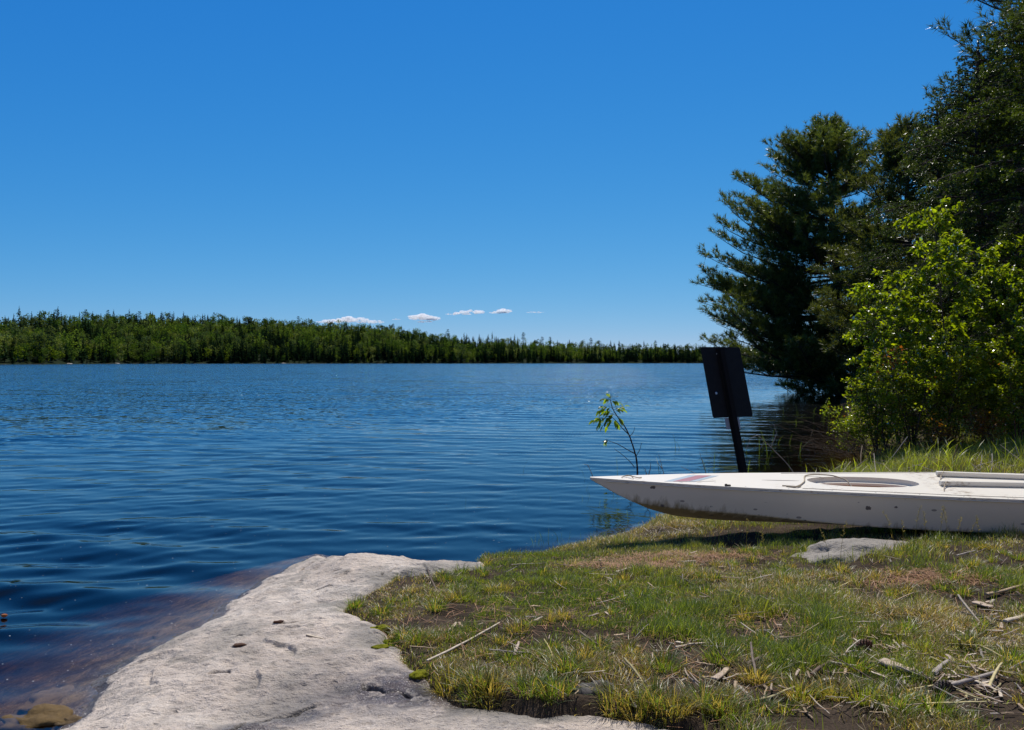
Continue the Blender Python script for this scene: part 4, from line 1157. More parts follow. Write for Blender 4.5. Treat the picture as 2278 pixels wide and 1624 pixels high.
    cord([(0.20, -0.005, zd+.004), (0.24, 0.018, zd+.014), (0.28, 0.0, zd+.008), (0.30, -0.02, zd+.008), (0.33, 0.005, zd+.004)], 0.003, 'bow_cord')
    cord([(0.23, 0.025, zd+.006), (0.26, -0.01, zd+.018), (0.27, -0.035, zd+.006)], 0.003, 'bow_cord')
    # two battens on the after deck, tied down
    for (x0, y0, x1, y1) in ((2.24, -0.040, 4.15, -0.03), (2.36, 0.215, 4.0, 0.10)):
        u = np.array([x1-x0, y1-y0, 0]); L = np.linalg.norm(u); u /= L; v = np.array([-u[1], u[0], 0])
        V, Fq = box_vf(((x0+x1)/2, (y0+y1)/2, zd+0.0185), (L/2, 0.014, 0.014), u, v)
        bt = mesh_np('deck_batten', V, [Fq], M['deck'], False, root)
        bv = bt.modifiers.new('bevel', 'BEVEL'); bv.width = 0.003; bv.segments = 2
        cord([(x0+0.03, y0-0.012, zd+.030), (x0+0.02, y0-0.03, zd+.02), (x0-0.03, y0-0.10, zd+.006), (x0-0.05, y0-0.14, zd+.003)], 0.0028)
        cord([(x0+0.04, y0-0.012, zd+.033), (x0+0.0, y0-0.05, zd+.018), (x0-0.04, y0-0.12, zd+.005)], 0.0026)
    # small fitting on the foredeck edge
    acc = Acc(); V, Fq = box_vf((0.84, -0.150, zd+0.004), (0.018, 0.006, 0.004)); acc.add(V, Fq)
    V, Fq = box_vf((0.83, -0.150, zd+0.009), (0.006, 0.004, 0.003)); acc.add(V, Fq); acc.build('deck_cleat', M['dark'], root, False)
kayak()

# ------------------------------------------------------------------ sign on post
def sign():
    d = 6.6
    base = np.array([Q(1657, 1062, d)[0]+0.048, d, -0.05])
    up = np.array([-0.118, 0.26, 1.0]); up /= np.linalg.norm(up)
    psi = R(24)
    ex = np.array([math.cos(psi), math.sin(psi), 0.0]); ex -= up*np.dot(ex, up); ex /= np.linalg.norm(ex)
    fw = np.cross(up, ex)     # points away from the camera
    if fw[1] < 0: fw = -fw
    root = empty('signpost', tuple(base))
    tag(root, 'black back of a rectangular sign on a leaning metal post at the water', 'sign')
    top = 1.42
    # U channel post
    prof = np.array([(-.042, 0), (-.030, -.004), (-.022, -.030), (.022, -.030), (.030, -.004), (.042, 0), (.042, .004), (.026, .002), (.018, -.025), (-.018, -.025), (-.026, .002), (-.042, .004)])
    n = len(prof)
    V = []
    for t in (0, top):
        for a, b in prof: V.append(up*t+ex*a+fw*b)
    i = np.arange(n)
    V = np.array(V)
    Fq = np.stack([i, (i+1) % n, (i+1) % n+n, i+n], 1)
    pl = [Vector((p[0], p[1], 0)) for p in prof]; t = np.array(tessellate_polygon([pl]))
    mesh_np('post', V, [Fq, np.vstack([t, t+n])], M['post'], False, root)
    # panel with rounded corners
    W, Hh, r_, th = 0.212, 0.312, 0.02, 0.002
    pc = up*(top-0.295)+fw*0.008
    # shift so that the panel's left part is wider as seen
    pc = pc+ex*0.012
    pts = []
    for cx, cy, a0 in ((W-r_, Hh-r_, 0), (-W+r_, Hh-r_, 90), (-W+r_, -Hh+r_, 180), (W-r_, -Hh+r_, 270)):
        for k in range(6):
            a = R(a0+k*18); pts.append((cx+r_*math.cos(a), cy+r_*math.sin(a)))
    n = len(pts); i = np.arange(n)
    V = np.array([pc+ex*a+up*b-fw*th for a, b in pts]+[pc+ex*a+up*b+fw*th for a, b in pts])
    t = np.array(tessellate_polygon([[Vector((p[0], p[1], 0)) for p in pts]]))
    panel = mesh_np('panel', V, [np.stack([i, (i+1) % n, (i+1) % n+n, i+n], 1), np.vstack([t, t+n])], M['sign'], False, root)
    def bolt(a, b, r0, nm, m_):
        acc = Acc(); c0 = pc+ex*a+up*b
        acc.tube(np.array([c0-fw*0.001, c0-fw*0.006]), r0, 12); acc.tube(np.array([c0-fw*0.006, c0-fw*0.011]), r0*0.5, 6)
        acc.build(nm, m_, root, False)
    bolt(-0.135, -0.10, 0.011, 'bolt', M['boltm'])
    bolt(-0.02, 0.285, 0.007, 'bolt', M['boltm']); bolt(0.005, -0.285, 0.007, 'bolt', M['boltm'])
    # hook shaped bright bit near the top
    acc = Acc(); c0 = pc+ex*(-0.058)+up*0.245-fw*0.006
    acc.tube(np.array([c0, c0+ex*0.006+up*0.012, c0+ex*0.018+up*0.016]), 0.0025, 6); acc.build('clip', M['boltm'], root)
    # small plate on the far face, below the panel
    c1 = up*(top-0.66)+fw*0.008
    V, Fq = box_vf(c1+ex*(-0.005), (0.075, 0.002, 0.05), ex, fw, up)
    mesh_np('small_plate', V, [Fq], M['greyplate'], False, root)
sign()

# ------------------------------------------------------------------ ash seedling standing in the water
def leaf_vf(C, D, N_, L, W):
    """folded pointed leaves: C base (n,3), D direction, N_ normal, L, W -> V,F"""
    n = len(C)
    D = D/np.linalg.norm(D, axis=1, keepdims=True)
    S = np.cross(D, N_); S /= np.linalg.norm(S, axis=1, keepdims=True)+1e-9
    Nn = np.cross(S, D)
    L = L[:, None]; W = W[:, None]
    p0 = C; p1 = C+D*L*0.38-Nn*L*0.03; p2 = C+D*L-Nn*L*0.16
    a1 = C+D*L*0.30+S*W*0.5+Nn*W*0.13; b1 = C+D*L*0.30-S*W*0.5+Nn*W*0.13
    a2 = C+D*L*0.68+S*W*0.34+Nn*W*0.02; b2 = C+D*L*0.68-S*W*0.34+Nn*W*0.02
    V = np.stack([p0, a1, a2, p2, b2, b1, p1], 1).reshape(-1, 3)
    o = (np.arange(n)*7)[:, None]
    q = np.concatenate([o+np.array([[0, 1, 6, 5]])*1, ])
    f3 = np.concatenate([o+np.array([[0, 1, 6]]), o+np.array([[1, 2, 6]]), o+np.array([[2, 3, 6]]), o+np.array([[3, 4, 6]]), o+np.array([[4, 5, 6]]), o+np.array([[5, 0, 6]])])
    return V, f3

def seedling():
    d = 8.7
    rng = np.random.default_rng(4)
    root_p = Q(1417, 1047, d)
    root = empty('ash_seedling', tuple(root_p))
    tag(root, 'thin young sapling with a few bright leaves standing in the water beyond the bow', 'sapling')
    def pt(x, y, dz=0): return Q(x, y, d+dz)-root_p
    wood = Acc()
    def limb(lst, r0, r1):
        pts = np.array([pt(*p) for p in lst]); t = np.linspace(0, 1, len(pts)); tt = np.linspace(0, 1, len(pts)*4)
        pp = np.stack([np.interp(tt, t, pts[:, k]) for k in range(3)], 1)
        for _ in range(2): pp[1:-1] = (pp[:-2]+2*pp[1:-1]+pp[2:])/4
        wood.tube(pp, np.linspace(r0, r1, len(pp)), 6)
    limb([(1418, 1062), (1418, 1045), (1416, 1020), (1409, 995), (1400, 968), (1388, 945), (1372, 925), (1362, 908), (1358, 890)], .011, .004)
    limb([(1400, 968), (1382, 950), (1372, 938), (1362, 928)], .006, .003)
    limb([(1414, 1010), (1395, 1000), (1375, 988), (1352, 980)], .006, .003)
    limb([(1412, 1040), (1400, 1025), (1380, 1008), (1366, 998)], .005, .002)
    limb([(1415, 1015), (1424, 1000), (1427, 985)], .004, .002)
    limb([(1402, 970), (1410, 960), (1412, 950)], .004, .002)
    wood.build('stem', M['twig'], root)
    lv = Acc()
    def frond(x0, y0, x1, y1, n, L):
        a = pt(x0, y0); b = pt(x1, y1)+np.array([0, rng.normal(0, .05), 0])
        wood2.tube(np.array([a, (a+b)/2+np.array([0, 0, .015]), b]), [.0025, .002, .001], 5)
        for k in range(n):
            t = 0.3+0.7*k/max(1, n-1)
            c = a*(1-t)+b*t
            for sgn in ((-1, 1) if k < n-1 else (0,)):
                dr = (b-a)/np.linalg.norm(b-a)*(0.7 if sgn else 1)+np.array([0.2*sgn, 0.75*sgn, -0.45+rng.normal(0, .2)])
                nn = np.array([rng.normal(0, .4), rng.normal(0, .4), 1.0])
                V, f = leaf_vf(c[None], dr[None], nn[None], np.array([1.3*L*rng.uniform(.8, 1.15)]), np.array([L*.58]))
                g = rng.random()
                lv.add(V, f, np.array([0.10, 0.16, 0.02])*(0.7+0.6*g))
    wood2 = Acc()
    for fr in [(1358, 890, 1345, 886), (1358, 890, 1374, 893), (1362, 908, 1388, 903), (1362, 908, 1340, 902), (1364, 912, 1384, 912), (1372, 925, 1346, 920), (1366, 918, 1350, 935), (1372, 925, 1384, 935), (1362, 928, 1336, 930), (1362, 928, 1352, 948), (1340, 929, 1322, 934), (1340, 929, 1330, 944), (1365, 932, 1375, 945), (1358, 890, 1357, 880), (1346, 908, 1334, 912), (1360, 915, 1350, 915), (1363, 922, 1340, 945), (1352, 980, 1346, 978)]:
        frond(*fr, 3, 0.062)
    wood2.build('leaf_stalk', M['twig'], root)
    lv.build('leaves', M['leaf'], root, False)
seedling()

# ------------------------------------------------------------------ bushes and young birches
def shrub(name, x, y, hgt, rad, nstem, nleaf, leafL, seed, label, cat, tintfn, lean=0.0, group=None, low=0.15, droop=0.5, zbase=None):
    rng = np.random.default_rng(seed)
    z0 = float(bed_h(np.array([x]), np.array([y]))[0]) if zbase is None else zbase
    nleaf = int(nleaf*(1.5 if name == 'shrub' else 1))
    root = empty(name, (x, y, z0-0.03))
    tag(root, label, cat, group)
    wood = Acc(); tips = []; dirs = []
    for sidx in range(nstem):
        az = rng.random()*6.283; sp = rad*rng.uniform(0.15, 0.75) if nstem > 1 else rad*0.12
        top = np.array([math.cos(az)*sp+lean*hgt, math.sin(az)*sp*0.8, hgt*(rng.uniform(0.7, 1.0) if sidx else 1.0)])
        t = np.linspace(0, 1, 9)[:, None]
        st = np.array([math.cos(az), math.sin(az), 0])*0.05*rng.random()
        pts = st+top*t+np.array([rng.normal(0, .03), rng.normal(0, .03), 0])*np.sin(t*5)
        r0 = 0.006+0.007*hgt/2
        wood.tube(pts, np.linspace(r0, 0.002, 9), 6)
        nb = int(9+10*hgt)
        for k in range(nb):
            tt = low+(1-low)*(k+rng.random())/nb
            p = np.array([np.interp(tt, t[:, 0], pts[:, j]) for j in range(3)])
            a2 = rng.random()*6.283
            reach = rad*rng.uniform(0.5, 1.0)*math.sqrt(max(0.04, 1-((tt-0.42)/0.62)**2))*(0.9 if nstem == 1 else 0.65)
            e = p+np.array([math.cos(a2)*reach, math.sin(a2)*reach, reach*rng.uniform(0.15, 0.75)])
            q = np.linspace(0, 1, 6)[:, None]
            bp = p*(1-q)+e*q+np.array([0, 0, 1])*(-0.10*reach*q**3+0.06*reach*np.sin(q*3.1))
            wood.tube(bp, np.linspace(0.0035, 0.001, 6), 4, cap=False)
            m = max(2, int(reach*9))
            for j in range(m):
                u = 0.25+0.75*(j+rng.random())/m
                c = np.array([np.interp(u, q[:, 0], bp[:, i]) for i in range(3)])
                tips.append(c); dirs.append((e-p)/(np.linalg.norm(e-p)+1e-6))
                # side twig
                tw = np.array([rng.normal(0, 1), rng.normal(0, 1), rng.normal(0.2, .5)]); tw *= 0.10*rng.uniform(.5, 1.3)/np.linalg.norm(tw)*(1+hgt*0.2)
                wood.tube(np.array([c, c+tw*0.6, c+tw]), [0.0013, 0.001, 0.0006], 3, cap=False)
                tips.append(c+tw*0.6); dirs.append(tw/np.linalg.norm(tw)); tips.append(c+tw); dirs.append(tw/np.linalg.norm(tw))
    tips = np.array(tips); dirs = np.array(dirs)
    idx = rng.integers(0, len(tips), nleaf)
    C = tips[idx]+rng.normal(0, 0.018, (nleaf, 3))
    D = dirs[idx]+rng.normal(0, 0.7, (nleaf, 3))-np.array([0, 0, droop])
    Nn = rng.normal(0, 0.55, (nleaf, 3))+np.array([0, 0.1, 1.0])
    L = leafL*rng.uniform(0.6, 1.2, nleaf); W = L*rng.uniform(0.5, 0.72, nleaf)
    V, f = leaf_vf(C, D, Nn, L, W)
    T = np.repeat(tintfn(rng, nleaf, C), 7, 0)
    lv = Acc(); lv.add(V, f, T)
    wood.build('branches', M['twig'], root)
    lv.build('foliage', M['leaf'], root, False)
    return root

def t_birch(rng, n, C):
    g = rng.random((n, 1)); v = rng.uniform(0.6, 1.3, (n, 1))
    return (np.array([0.070, 0.120, 0.012])*(1-g)+np.array([0.135, 0.175, 0.014])*g)*v
def t_shrub(rng, n, C):
    g = rng.random((n, 1)); v = rng.uniform(0.55, 1.3, (n, 1))
    c = (np.array([0.080, 0.130, 0.014])*(1-g)+np.array([0.155, 0.185, 0.016])*g)*v
    red = rng.random((n, 1)) < 0.015
    return np.where(red, np.array([0.16, 0.06, 0.015])*v, c)
def t_red(rng, n, C):
    g = rng.random((n, 1)); v = rng.uniform(0.5, 1.3, (n, 1))
    return (np.array([0.14, 0.045, 0.018])*(1-g)+np.array([0.13, 0.11, 0.02])*g)*v

def place(xd, d): return (xd*K-512)/F*d
_shrub = shrub
def shrub(name, x, y, hgt, rad, nstem, nleaf, leafL, *a, **k):
    return _shrub(name, x*1.10, y*1.10, hgt*1.02, rad*1.10, nstem, int(nleaf*1.35), leafL*0.88, *a, **k)
shrub('birch', place(2118, 8.7), 8.7, 2.72, 0.84, 1, 5600, 0.068, 1, 'tallest young birch with bright yellow-green leaves at the front of the thicket', 'birch', t_birch, -0.01, low=0.12)
shrub('birch', place(2236, 8.9), 8.9, 2.42, 0.80, 2, 5200, 0.066, 2, 'second young birch near the right edge with glossy leaves', 'birch', t_birch, 0.01)
shrub('birch', place(2030, 9.1), 9.1, 2.10, 0.72, 2, 3600, 0.064, 3, 'leaning young birch on the left side of the thicket over the water', 'birch', t_birch, -0.13, low=0.3)
shrub('birch', place(2290, 8.2), 8.2, 2.0, 0.7, 2, 3000, 0.062, 12, 'young birch cut off by the right edge of the picture', 'birch', t_birch, 0.0)
spec = [
 (1915, 9.2, 0.66, 0.40, 4, 1300, .036, t_shrub, 'low yellow-green shrub at the left foot of the thicket, leaning over the water'),
 (1955, 8.8, 1.15, 0.46, 5, 2300, .040, t_shrub, 'bushy green shrub at the foot of the leaning birch'),
 (2030, 8.4, 1.05, 0.48, 5, 2500, .038, t_shrub, 'yellow-tipped shrub in front of the thicket, left of the tallest birch'),
 (2110, 8.3, 1.20, 0.46, 5, 2400, .042, t_shrub, 'dense shrub at the foot of the tallest birch'),
 (2190, 8.5, 1.30, 0.50, 5, 2500, .044, t_shrub, 'tall leafy shrub between the tallest birch and the right birch'),
 (2262, 8.0, 0.95, 0.42, 4, 1900, .040, t_shrub, 'shrub with upright shoots at the right edge behind the boat'),
 (2085, 7.95, 0.34, 0.26, 4, 420, .034, t_red, 'small reddish shrub low in front of the thicket'),
 (2195, 7.9, 0.42, 0.28, 4, 520, .036, t_red, 'red-brown leaved shrub low at the right behind the boat'),
 (2000, 9.6, 1.55, 0.55, 4, 1700, .045, t_shrub, 'darker shrub behind the leaning birch'),
]
for k, (xd, d, hh, rr, ns, nl, ll, tf, lab) in enumerate(spec):
    shrub('shrub', place(xd, d), d, hh, rr, ns, nl, ll, 100+k, lab, 'shrub', tf, -0.25 if k == 0 else 0.0, low=0.2, droop=0.15)
# hanging rusty dead leaves
shrub('dead_branch', place(1978, 8.6), 8.6, 1.28, 0.20, 1, 90, 0.045, 140, 'dead branch with rusty hanging leaves on the left of the thicket', 'dead branch', lambda rng, n, C: np.array([[0.20, 0.065, 0.02]])*rng.uniform(0.5, 1.3, (n, 1)), -0.02, low=0.7)

def brush(name, pts_list, label, seed, dead=True, n=60, spread=0.5):
    rng = np.random.default_rng(seed)
    c = pts_list
    acc = Acc()
    for k in range(n):
        a = rng.normal(0, spread); L = rng.uniform(0.25, 0.9)
        p = np.array([rng.normal(0, 0.30), rng.normal(0, 0.2), rng.uniform(-0.05, 0.05)])
        dr = np.array([-abs(rng.normal(0.8, .4)), rng.normal(0, .5), rng.normal(0.18, .22)])
        t = np.linspace(0, 1, 6)[:, None]
        q = p+dr*L*t+np.array([0, 0, 0.25*L])*np.sin(t*3.0)*rng.uniform(0, 1)+rng.normal(0, 0.01, (6, 3))
        acc.tube(q, np.linspace(0.0028, 0.0008, 6), 4, cap=False)
    o = acc.build(name, M['twig']); o.location = c
    tag(o, label, 'brushwood')
brush('dead_brush', (place(1935, 9.4), 9.4, 0.12), 'tangle of bare grey twigs reaching from the thicket over the water', 3, n=110)

def bare_twig(name, lst, d, r0, label):
    acc = Acc(); r_p = Q(lst[0][0][0], lst[0][0][1], d)
    for l in lst:
        pts = np.array([Q(a, b, d)-r_p for a, b in l]); t = np.linspace(0, 1, len(pts)); tt = np.linspace(0, 1, len(pts)*4)
        pp = np.stack([np.interp(tt, t, pts[:, k]) for k in range(3)], 1)
        acc.tube(pp, np.linspace(r0, r0*0.4, len(pp)), 5)
    o = acc.build(name, M['deadwood']); o.location = r_p
    tag(o, label, 'twig')
bare_twig('dead_stalk', [[(1773, 1062), (1750, 1030), (1720, 1000), (1700, 980), (1685, 968), (1670, 975), (1660, 1000)], [(1715, 995), (1728, 965), (1722, 945)], [(1700, 982), (1690, 1000)]], 7.6, 0.005, 'bent dry stalk arching over the dark water right of the signpost')
bare_twig('dead_stalk', [[(1575, 1066), (1565, 1035), (1556, 1005)]], 6.9, 0.004, 'dark thin stalk rising just left of the signpost')
bare_twig('dead_stalk', [[(1572, 1066), (1545, 1052), (1515, 1038)]], 6.9, 0.004, 'dark thin stalk slanting low left of the signpost')
bare_twig('dead_stalk', [[(1480, 1066), (1473, 1040), (1465, 1010)], [(1473, 1042), (1463, 1030)]], 7.2, 0.004, 'dark stalk in the water between sapling and signpost')
bare_twig('dead_stalk', [[(1322, 1070), (1315, 1050), (1308, 1035), (1298, 1032)]], 7.0, 0.004, 'small dark stalk in the water left of the bow tip')
bare_twig('dead_stalk', [[(1440, 1066), (1447, 1042), (1448, 1028)], [(1440, 1060), (1434, 1040)]], 7.4, 0.005, 'dark broken stalk in the water right of the sapling')

# ------------------------------------------------------------------ conifers near the shore
def needles_from(C, D, n_per, L, wd, rng, open_=(0.4, 1.1), tint=(0.03, 0.06, 0.02), tint2=(0.08, 0.10, 0.03), light=None):
    N = len(C)
    D = D/(np.linalg.norm(D, axis=1, keepdims=True)+1e-9)
    ref = np.where(np.abs(D[:, 2:3]) > 0.9, np.array([[1., 0, 0]]), np.array([[0, 0, 1.]]))
    a = np.cross(D, ref); a /= np.linalg.norm(a, axis=1, keepdims=True)+1e-9; b = np.cross(D, a)
    th = rng.random((N, n_per))*6.283; op = rng.uniform(*open_, (N, n_per))
    rd = np.cos(th)[..., None]*a[:, None]+np.sin(th)[..., None]*b[:, None]
    nd = np.cos(op)[..., None]*D[:, None]+np.sin(op)[..., None]*rd
    ll = L*rng.uniform(0.7, 1.15, (N, n_per))[..., None]
    side = np.cross(nd, rng.normal(0, 1, (N, n_per, 3))); side /= np.linalg.norm(side, axis=2, keepdims=True)+1e-9
    off = D[:, None]*rng.uniform(-0.3, 0.3, (N, n_per))[..., None]*L
    p0 = C[:, None]+off-side*wd/2; p1 = C[:, None]+off+side*wd/2; p2 = C[:, None]+off+nd*ll
    V = np.stack([p0, p1, p2], 2).reshape(-1, 3)
    f = np.arange(len(V)).reshape(-1, 3)
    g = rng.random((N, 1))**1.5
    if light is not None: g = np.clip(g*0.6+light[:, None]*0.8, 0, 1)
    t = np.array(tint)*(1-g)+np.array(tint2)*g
    t = t*rng.uniform(0.75, 1.25, (N, 1))
    T = np.repeat(t, n_per*3, 0)
    return V, f, T

def conifer_mesh(seed, height, tipz, reachL, reachR, kind='pine', dens=1.0, n_need=8, nl=0.13, nw=0.018, lean=0.0, tint=(0.028, 0.056, 0.014), tint2=(0.10, 0.13, 0.03), z_lo=0.5, base_r=0.16, front=0.75, tier=0.12):
    """reachL / reachR: horizontal reach of a branch whose TIP is at height tipz"""
    rng = np.random.default_rng(seed)
    wood = Acc()
    t = np.linspace(0, 1, 14)
    trunk = np.stack([lean*height*t+0.04*np.sin(t*6), 0.04*np.cos(t*5)-0.04, height*t], 1)
    trunkacc = Acc(); trunkacc.tube(trunk, base_r*(1-t)**0.8+0.012, 8)
    TC = []; TD = []; TL = []
    br_p = []; br_r = []; s_p = []; s_r = []
    zt = height*0.985
    tips = []
    while zt > z_lo:
        tips.append(zt)
        zt -= (0.10 if kind == 'pine' else 0.085)*rng.uniform(0.6, 1.4)/dens*(0.45+0.75*(zt/height < 0.85))
    for zt in tips:
        u = zt/height
        az = rng.random()*6.283
        cx = math.cos(az)
        rl = np.interp(zt, tipz, reachL); rr = np.interp(zt, tipz, reachR)
        side = rl if cx < 0 else rr
        Lh = abs(cx)**0.7*side+(1-abs(cx)**0.7)*front*min(rl, rr)
        Lh *= rng.uniform(0.76, 1.06)*(1+tier*math.sin(zt*6.2+2*math.sin(az*2)))*(1-0.3*tier)
        if kind == 'pine':
            rise = Lh*(0.10+0.62*u**2)*rng.uniform(0.7, 1.3)
        else:
            rise = Lh*(-0.22+0.75*u**3)*rng.uniform(0.7, 1.3)
        zb = np.clip(zt-rise, 0.2, height*0.99)
        tb = zb/height
        p = np.array([np.interp(tb, t, trunk[:, j]) for j in range(3)])
        e = np.array([p[0]+cx*Lh, p[1]+math.sin(az)*Lh, zt])
        q = np.linspace(0, 1, 9)[:, None]
        sag = -0.10*Lh*np.sin(q*math.pi) if kind == 'pine' else 0.10*Lh*np.sin(q*math.pi)
        wob = np.cumsum(rng.normal(0, 0.012*Lh, (9, 3)), 0)*q
        bp = p*(1-q)+e*q+np.array([0, 0, 1])*sag*(1 if kind == 'pine' else 1)+wob
        br_p.append(bp); br_r.append(np.linspace(0.012+0.011*Lh, 0.004, 9))
        bd = np.gradient(bp, axis=0)
        ns = int((4+Lh*(9 if kind == 'pine' else 13)))
        for j in range(ns):
            s0 = 0.13 if Lh > 1 else 0.05
            v = s0+(1-s0)*(j+rng.random())/ns
            c = np.array([np.interp(v, q[:, 0], bp[:, i]) for i in range(3)])
            d = np.array([np.interp(v, q[:, 0], bd[:, i]) for i in range(3)]); d /= np.linalg.norm(d)
            sg = 1 if j % 2 else -1
            sidev = np.cross(d, [0, 0, 1]); sidev /= np.linalg.norm(sidev)+1e-9
            if kind == 'pine':
                dd = d*0.9+sidev*sg*rng.uniform(0.3, 1.1)+np.array([0, 0, rng.uniform(0.0, 0.75)])
                L2 = (0.14+0.30*Lh*(1-v)**0.8)*rng.uniform(0.6, 1.2)
            else:
                dd = d*0.8+sidev*sg*rng.uniform(0.6, 1.1)+np.array([0, 0, rng.uniform(-0.35, 0.15)])
                L2 = (0.12+0.34*Lh*(1-v)**0.9)*rng.uniform(0.7, 1.1)
            dd /= np.linalg.norm(dd)
            w3 = np.array([0, 0, 0.2*L2]) if kind == 'pine' else np.array([0, 0, -0.12*L2])
            sp = np.stack([c, c+dd*L2*0.5, c+dd*L2+w3])
            s_p.append(sp); s_r.append([0.006, 0.004, 0.002])
            nt_ = max(1, int(L2/(0.11 if kind == 'pine' else 0.07)))
            for k in range(nt_):
                v2 = 0.35+0.65*(k+1)/nt_
                cc = sp[0]*(1-v2)+sp[2]*v2
                d3 = dd+rng.normal(0, 0.55, 3)*(0.9 if kind == 'pine' else 0.8)+(np.array([0, 0, 0.35]) if kind == 'pine' else np.array([0, 0, -0.15]))
                d3 /= np.linalg.norm(d3)
                if kind == 'pine':
                    L3 = rng.uniform(0.03, 0.16)
                    e3 = cc+d3*L3
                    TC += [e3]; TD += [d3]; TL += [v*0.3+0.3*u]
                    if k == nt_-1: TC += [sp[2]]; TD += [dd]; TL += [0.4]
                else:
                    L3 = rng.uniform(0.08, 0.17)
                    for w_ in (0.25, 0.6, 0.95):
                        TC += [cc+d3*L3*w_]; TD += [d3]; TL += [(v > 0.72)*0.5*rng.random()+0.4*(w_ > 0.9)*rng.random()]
    if kind != 'pine':   # bare leader
        pass
    V, f = tubes(np.array(br_p), np.array(br_r), 5); wood.add(V, f)
    V, f = tubes(np.array(s_p), np.array(s_r), 3); wood.add(V, f)
    TC = np.array(TC); TD = np.array(TD); TL = np.array(TL)
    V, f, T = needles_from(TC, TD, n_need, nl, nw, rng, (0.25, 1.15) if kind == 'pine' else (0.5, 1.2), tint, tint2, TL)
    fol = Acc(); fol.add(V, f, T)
    return trunkacc, wood, fol

def conifer(name, x, y, label, cat, **kw):
    tr, wd, fo = conifer_mesh(**kw)
    z0 = float(bed_h(np.array([x]), np.array([y]))[0])
    root = empty(name, (x, y, z0-0.1)); tag(root, label, cat)
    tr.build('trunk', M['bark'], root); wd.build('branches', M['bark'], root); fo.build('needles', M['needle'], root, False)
    return root

PA = conifer('white_pine', place(1872, 29.5), 29.5, 'broad dark white pine at the water with long boughs reaching left', 'pine tree',
    seed=5, height=10.45, tipz=[0.4, 0.9, 2.2, 3.6, 4.7, 5.3, 6.4, 6.9, 8.0, 8.7, 9.2, 9.7, 10.3], reachL=[3.6, 5.0, 5.9, 5.3, 5.1, 4.8, 4.9, 4.2, 4.0, 3.3, 2.5, 1.5, 0.3],
    reachR=[3.5, 3.8, 4.2, 3.8, 3.6, 3.4, 3.1, 2.9, 2.4, 2.0, 2.1, 1.0, 0.25], dens=2.3, n_need=12, nl=0.19, nw=0.022, tint2=(0.17, 0.20, 0.045), lean=-0.05, base_r=0.22, z_lo=0.4, tier=0.22)
PB = conifer('white_pine', place(2018, 23.0), 23.0, 'olive-green pine in the middle with brownish needles and thin spires', 'pine tree',
    seed=9, height=8.0, tipz=[0.5, 1.5, 2.9, 3.7, 5.0, 6.4, 7.3, 8.0], reachL=[2.2, 3.1, 3.4, 3.1, 2.5, 1.6, 0.9, 0.15], reachR=[2, 2.6, 2.9, 2.9, 2.8, 2.5, 1.6, 0.2], dens=2.2, n_need=13, nl=0.17, nw=0.021,
    tint=(0.034, 0.054, 0.014), tint2=(0.16, 0.175, 0.045), base_r=0.16)
PC = conifer('spruce', place(2175, 12.6), 12.6, 'dark spruce with a thin bare leader rising behind the birches', 'spruce tree',
    seed=12, height=6.05, tipz=[0.5, 1.5, 2.6, 3.6, 4.4, 5.1, 5.5, 5.9, 6.05], reachL=[1.5, 1.7, 1.7, 1.45, 1.15, 0.75, 0.45, 0.12, 0.04], reachR=[1.6, 1.8, 1.8, 1.5, 1.2, 0.8, 0.5, 0.12, 0.04], kind='spruce', dens=1.5, n_need=14, nl=0.036, nw=0.010,
    tint=(0.018, 0.038, 0.014), tint2=(0.13, 0.18, 0.025), base_r=0.10)
PD = conifer('white_pine', place(2385, 13.4), 13.4, 'tall pine at the right edge, topmost tree of the picture', 'pine tree',
    seed=15, height=10.2, tipz=[1.0, 2.5, 4.0, 5.2, 6.0, 6.8, 7.4, 8.7, 10.2], reachL=[1.6, 1.8, 2.0, 2.2, 2.1, 2.3, 2.1, 1.5, 0.3], reachR=[1.8, 2.0, 2.2, 2.0, 1.8, 1.6, 1.3, 0.8, 0.2], dens=2.2, n_need=16, nl=0.13, nw=0.012, base_r=0.14)
PE = conifer('fir', place(2350, 11.2), 11.2, 'dark fir with drooping bright green sprays at the right edge', 'fir tree',
    seed=18, height=6.6, tipz=[0.5, 1.2, 2.4, 3.4, 4.2, 5.2, 6.0, 6.6], reachL=[1.8, 2.0, 2.1, 2.0, 1.6, 1.1, 0.5, 0.1], reachR=[1.6, 1.8, 1.8, 1.7, 1.4, 1.0, 0.5, 0.1], kind='spruce', dens=1.5, n_need=14, nl=0.036, nw=0.011,
    tint=(0.022, 0.045, 0.010), tint2=(0.20, 0.26, 0.02), base_r=0.11)
def copy_tree(root, x, y, s, rz, label):
    r = root.copy(); COL.objects.link(r)
    z0 = float(bed_h(np.array([x]), np.array([y]))[0])
    r.location = (x, y, z0-0.1); r.scale = (s, s, s); r.rotation_euler = (0, 0, rz); r['label'] = label
    for ch in list(root.children):
        c = ch.copy(); COL.objects.link(c); c.parent = r
    return r
copy_tree(PC, place(2080, 15.2), 15.2, 0.98, 2.0, 'shaded spruce deep in the thicket between the middle pine and the leading spruce')
copy_tree(PB, place(2230, 18.0), 18.0, 0.95, 1.2, 'dark pine standing behind the spruce with the bare leader')
copy_tree(PA, place(2130, 31.0), 31.0, 0.62, 2.2, 'pine standing farthest back, filling the gap right of the middle pine')
copy_tree(PC, place(2280, 9.9), 9.9, 0.50, 4.0, 'small spruce low at the right edge behind the birches')
copy_tree(PB, place(2440, 20.0), 20.0, 1.15, 3.0, 'pine just outside the right edge, its boughs reaching in')

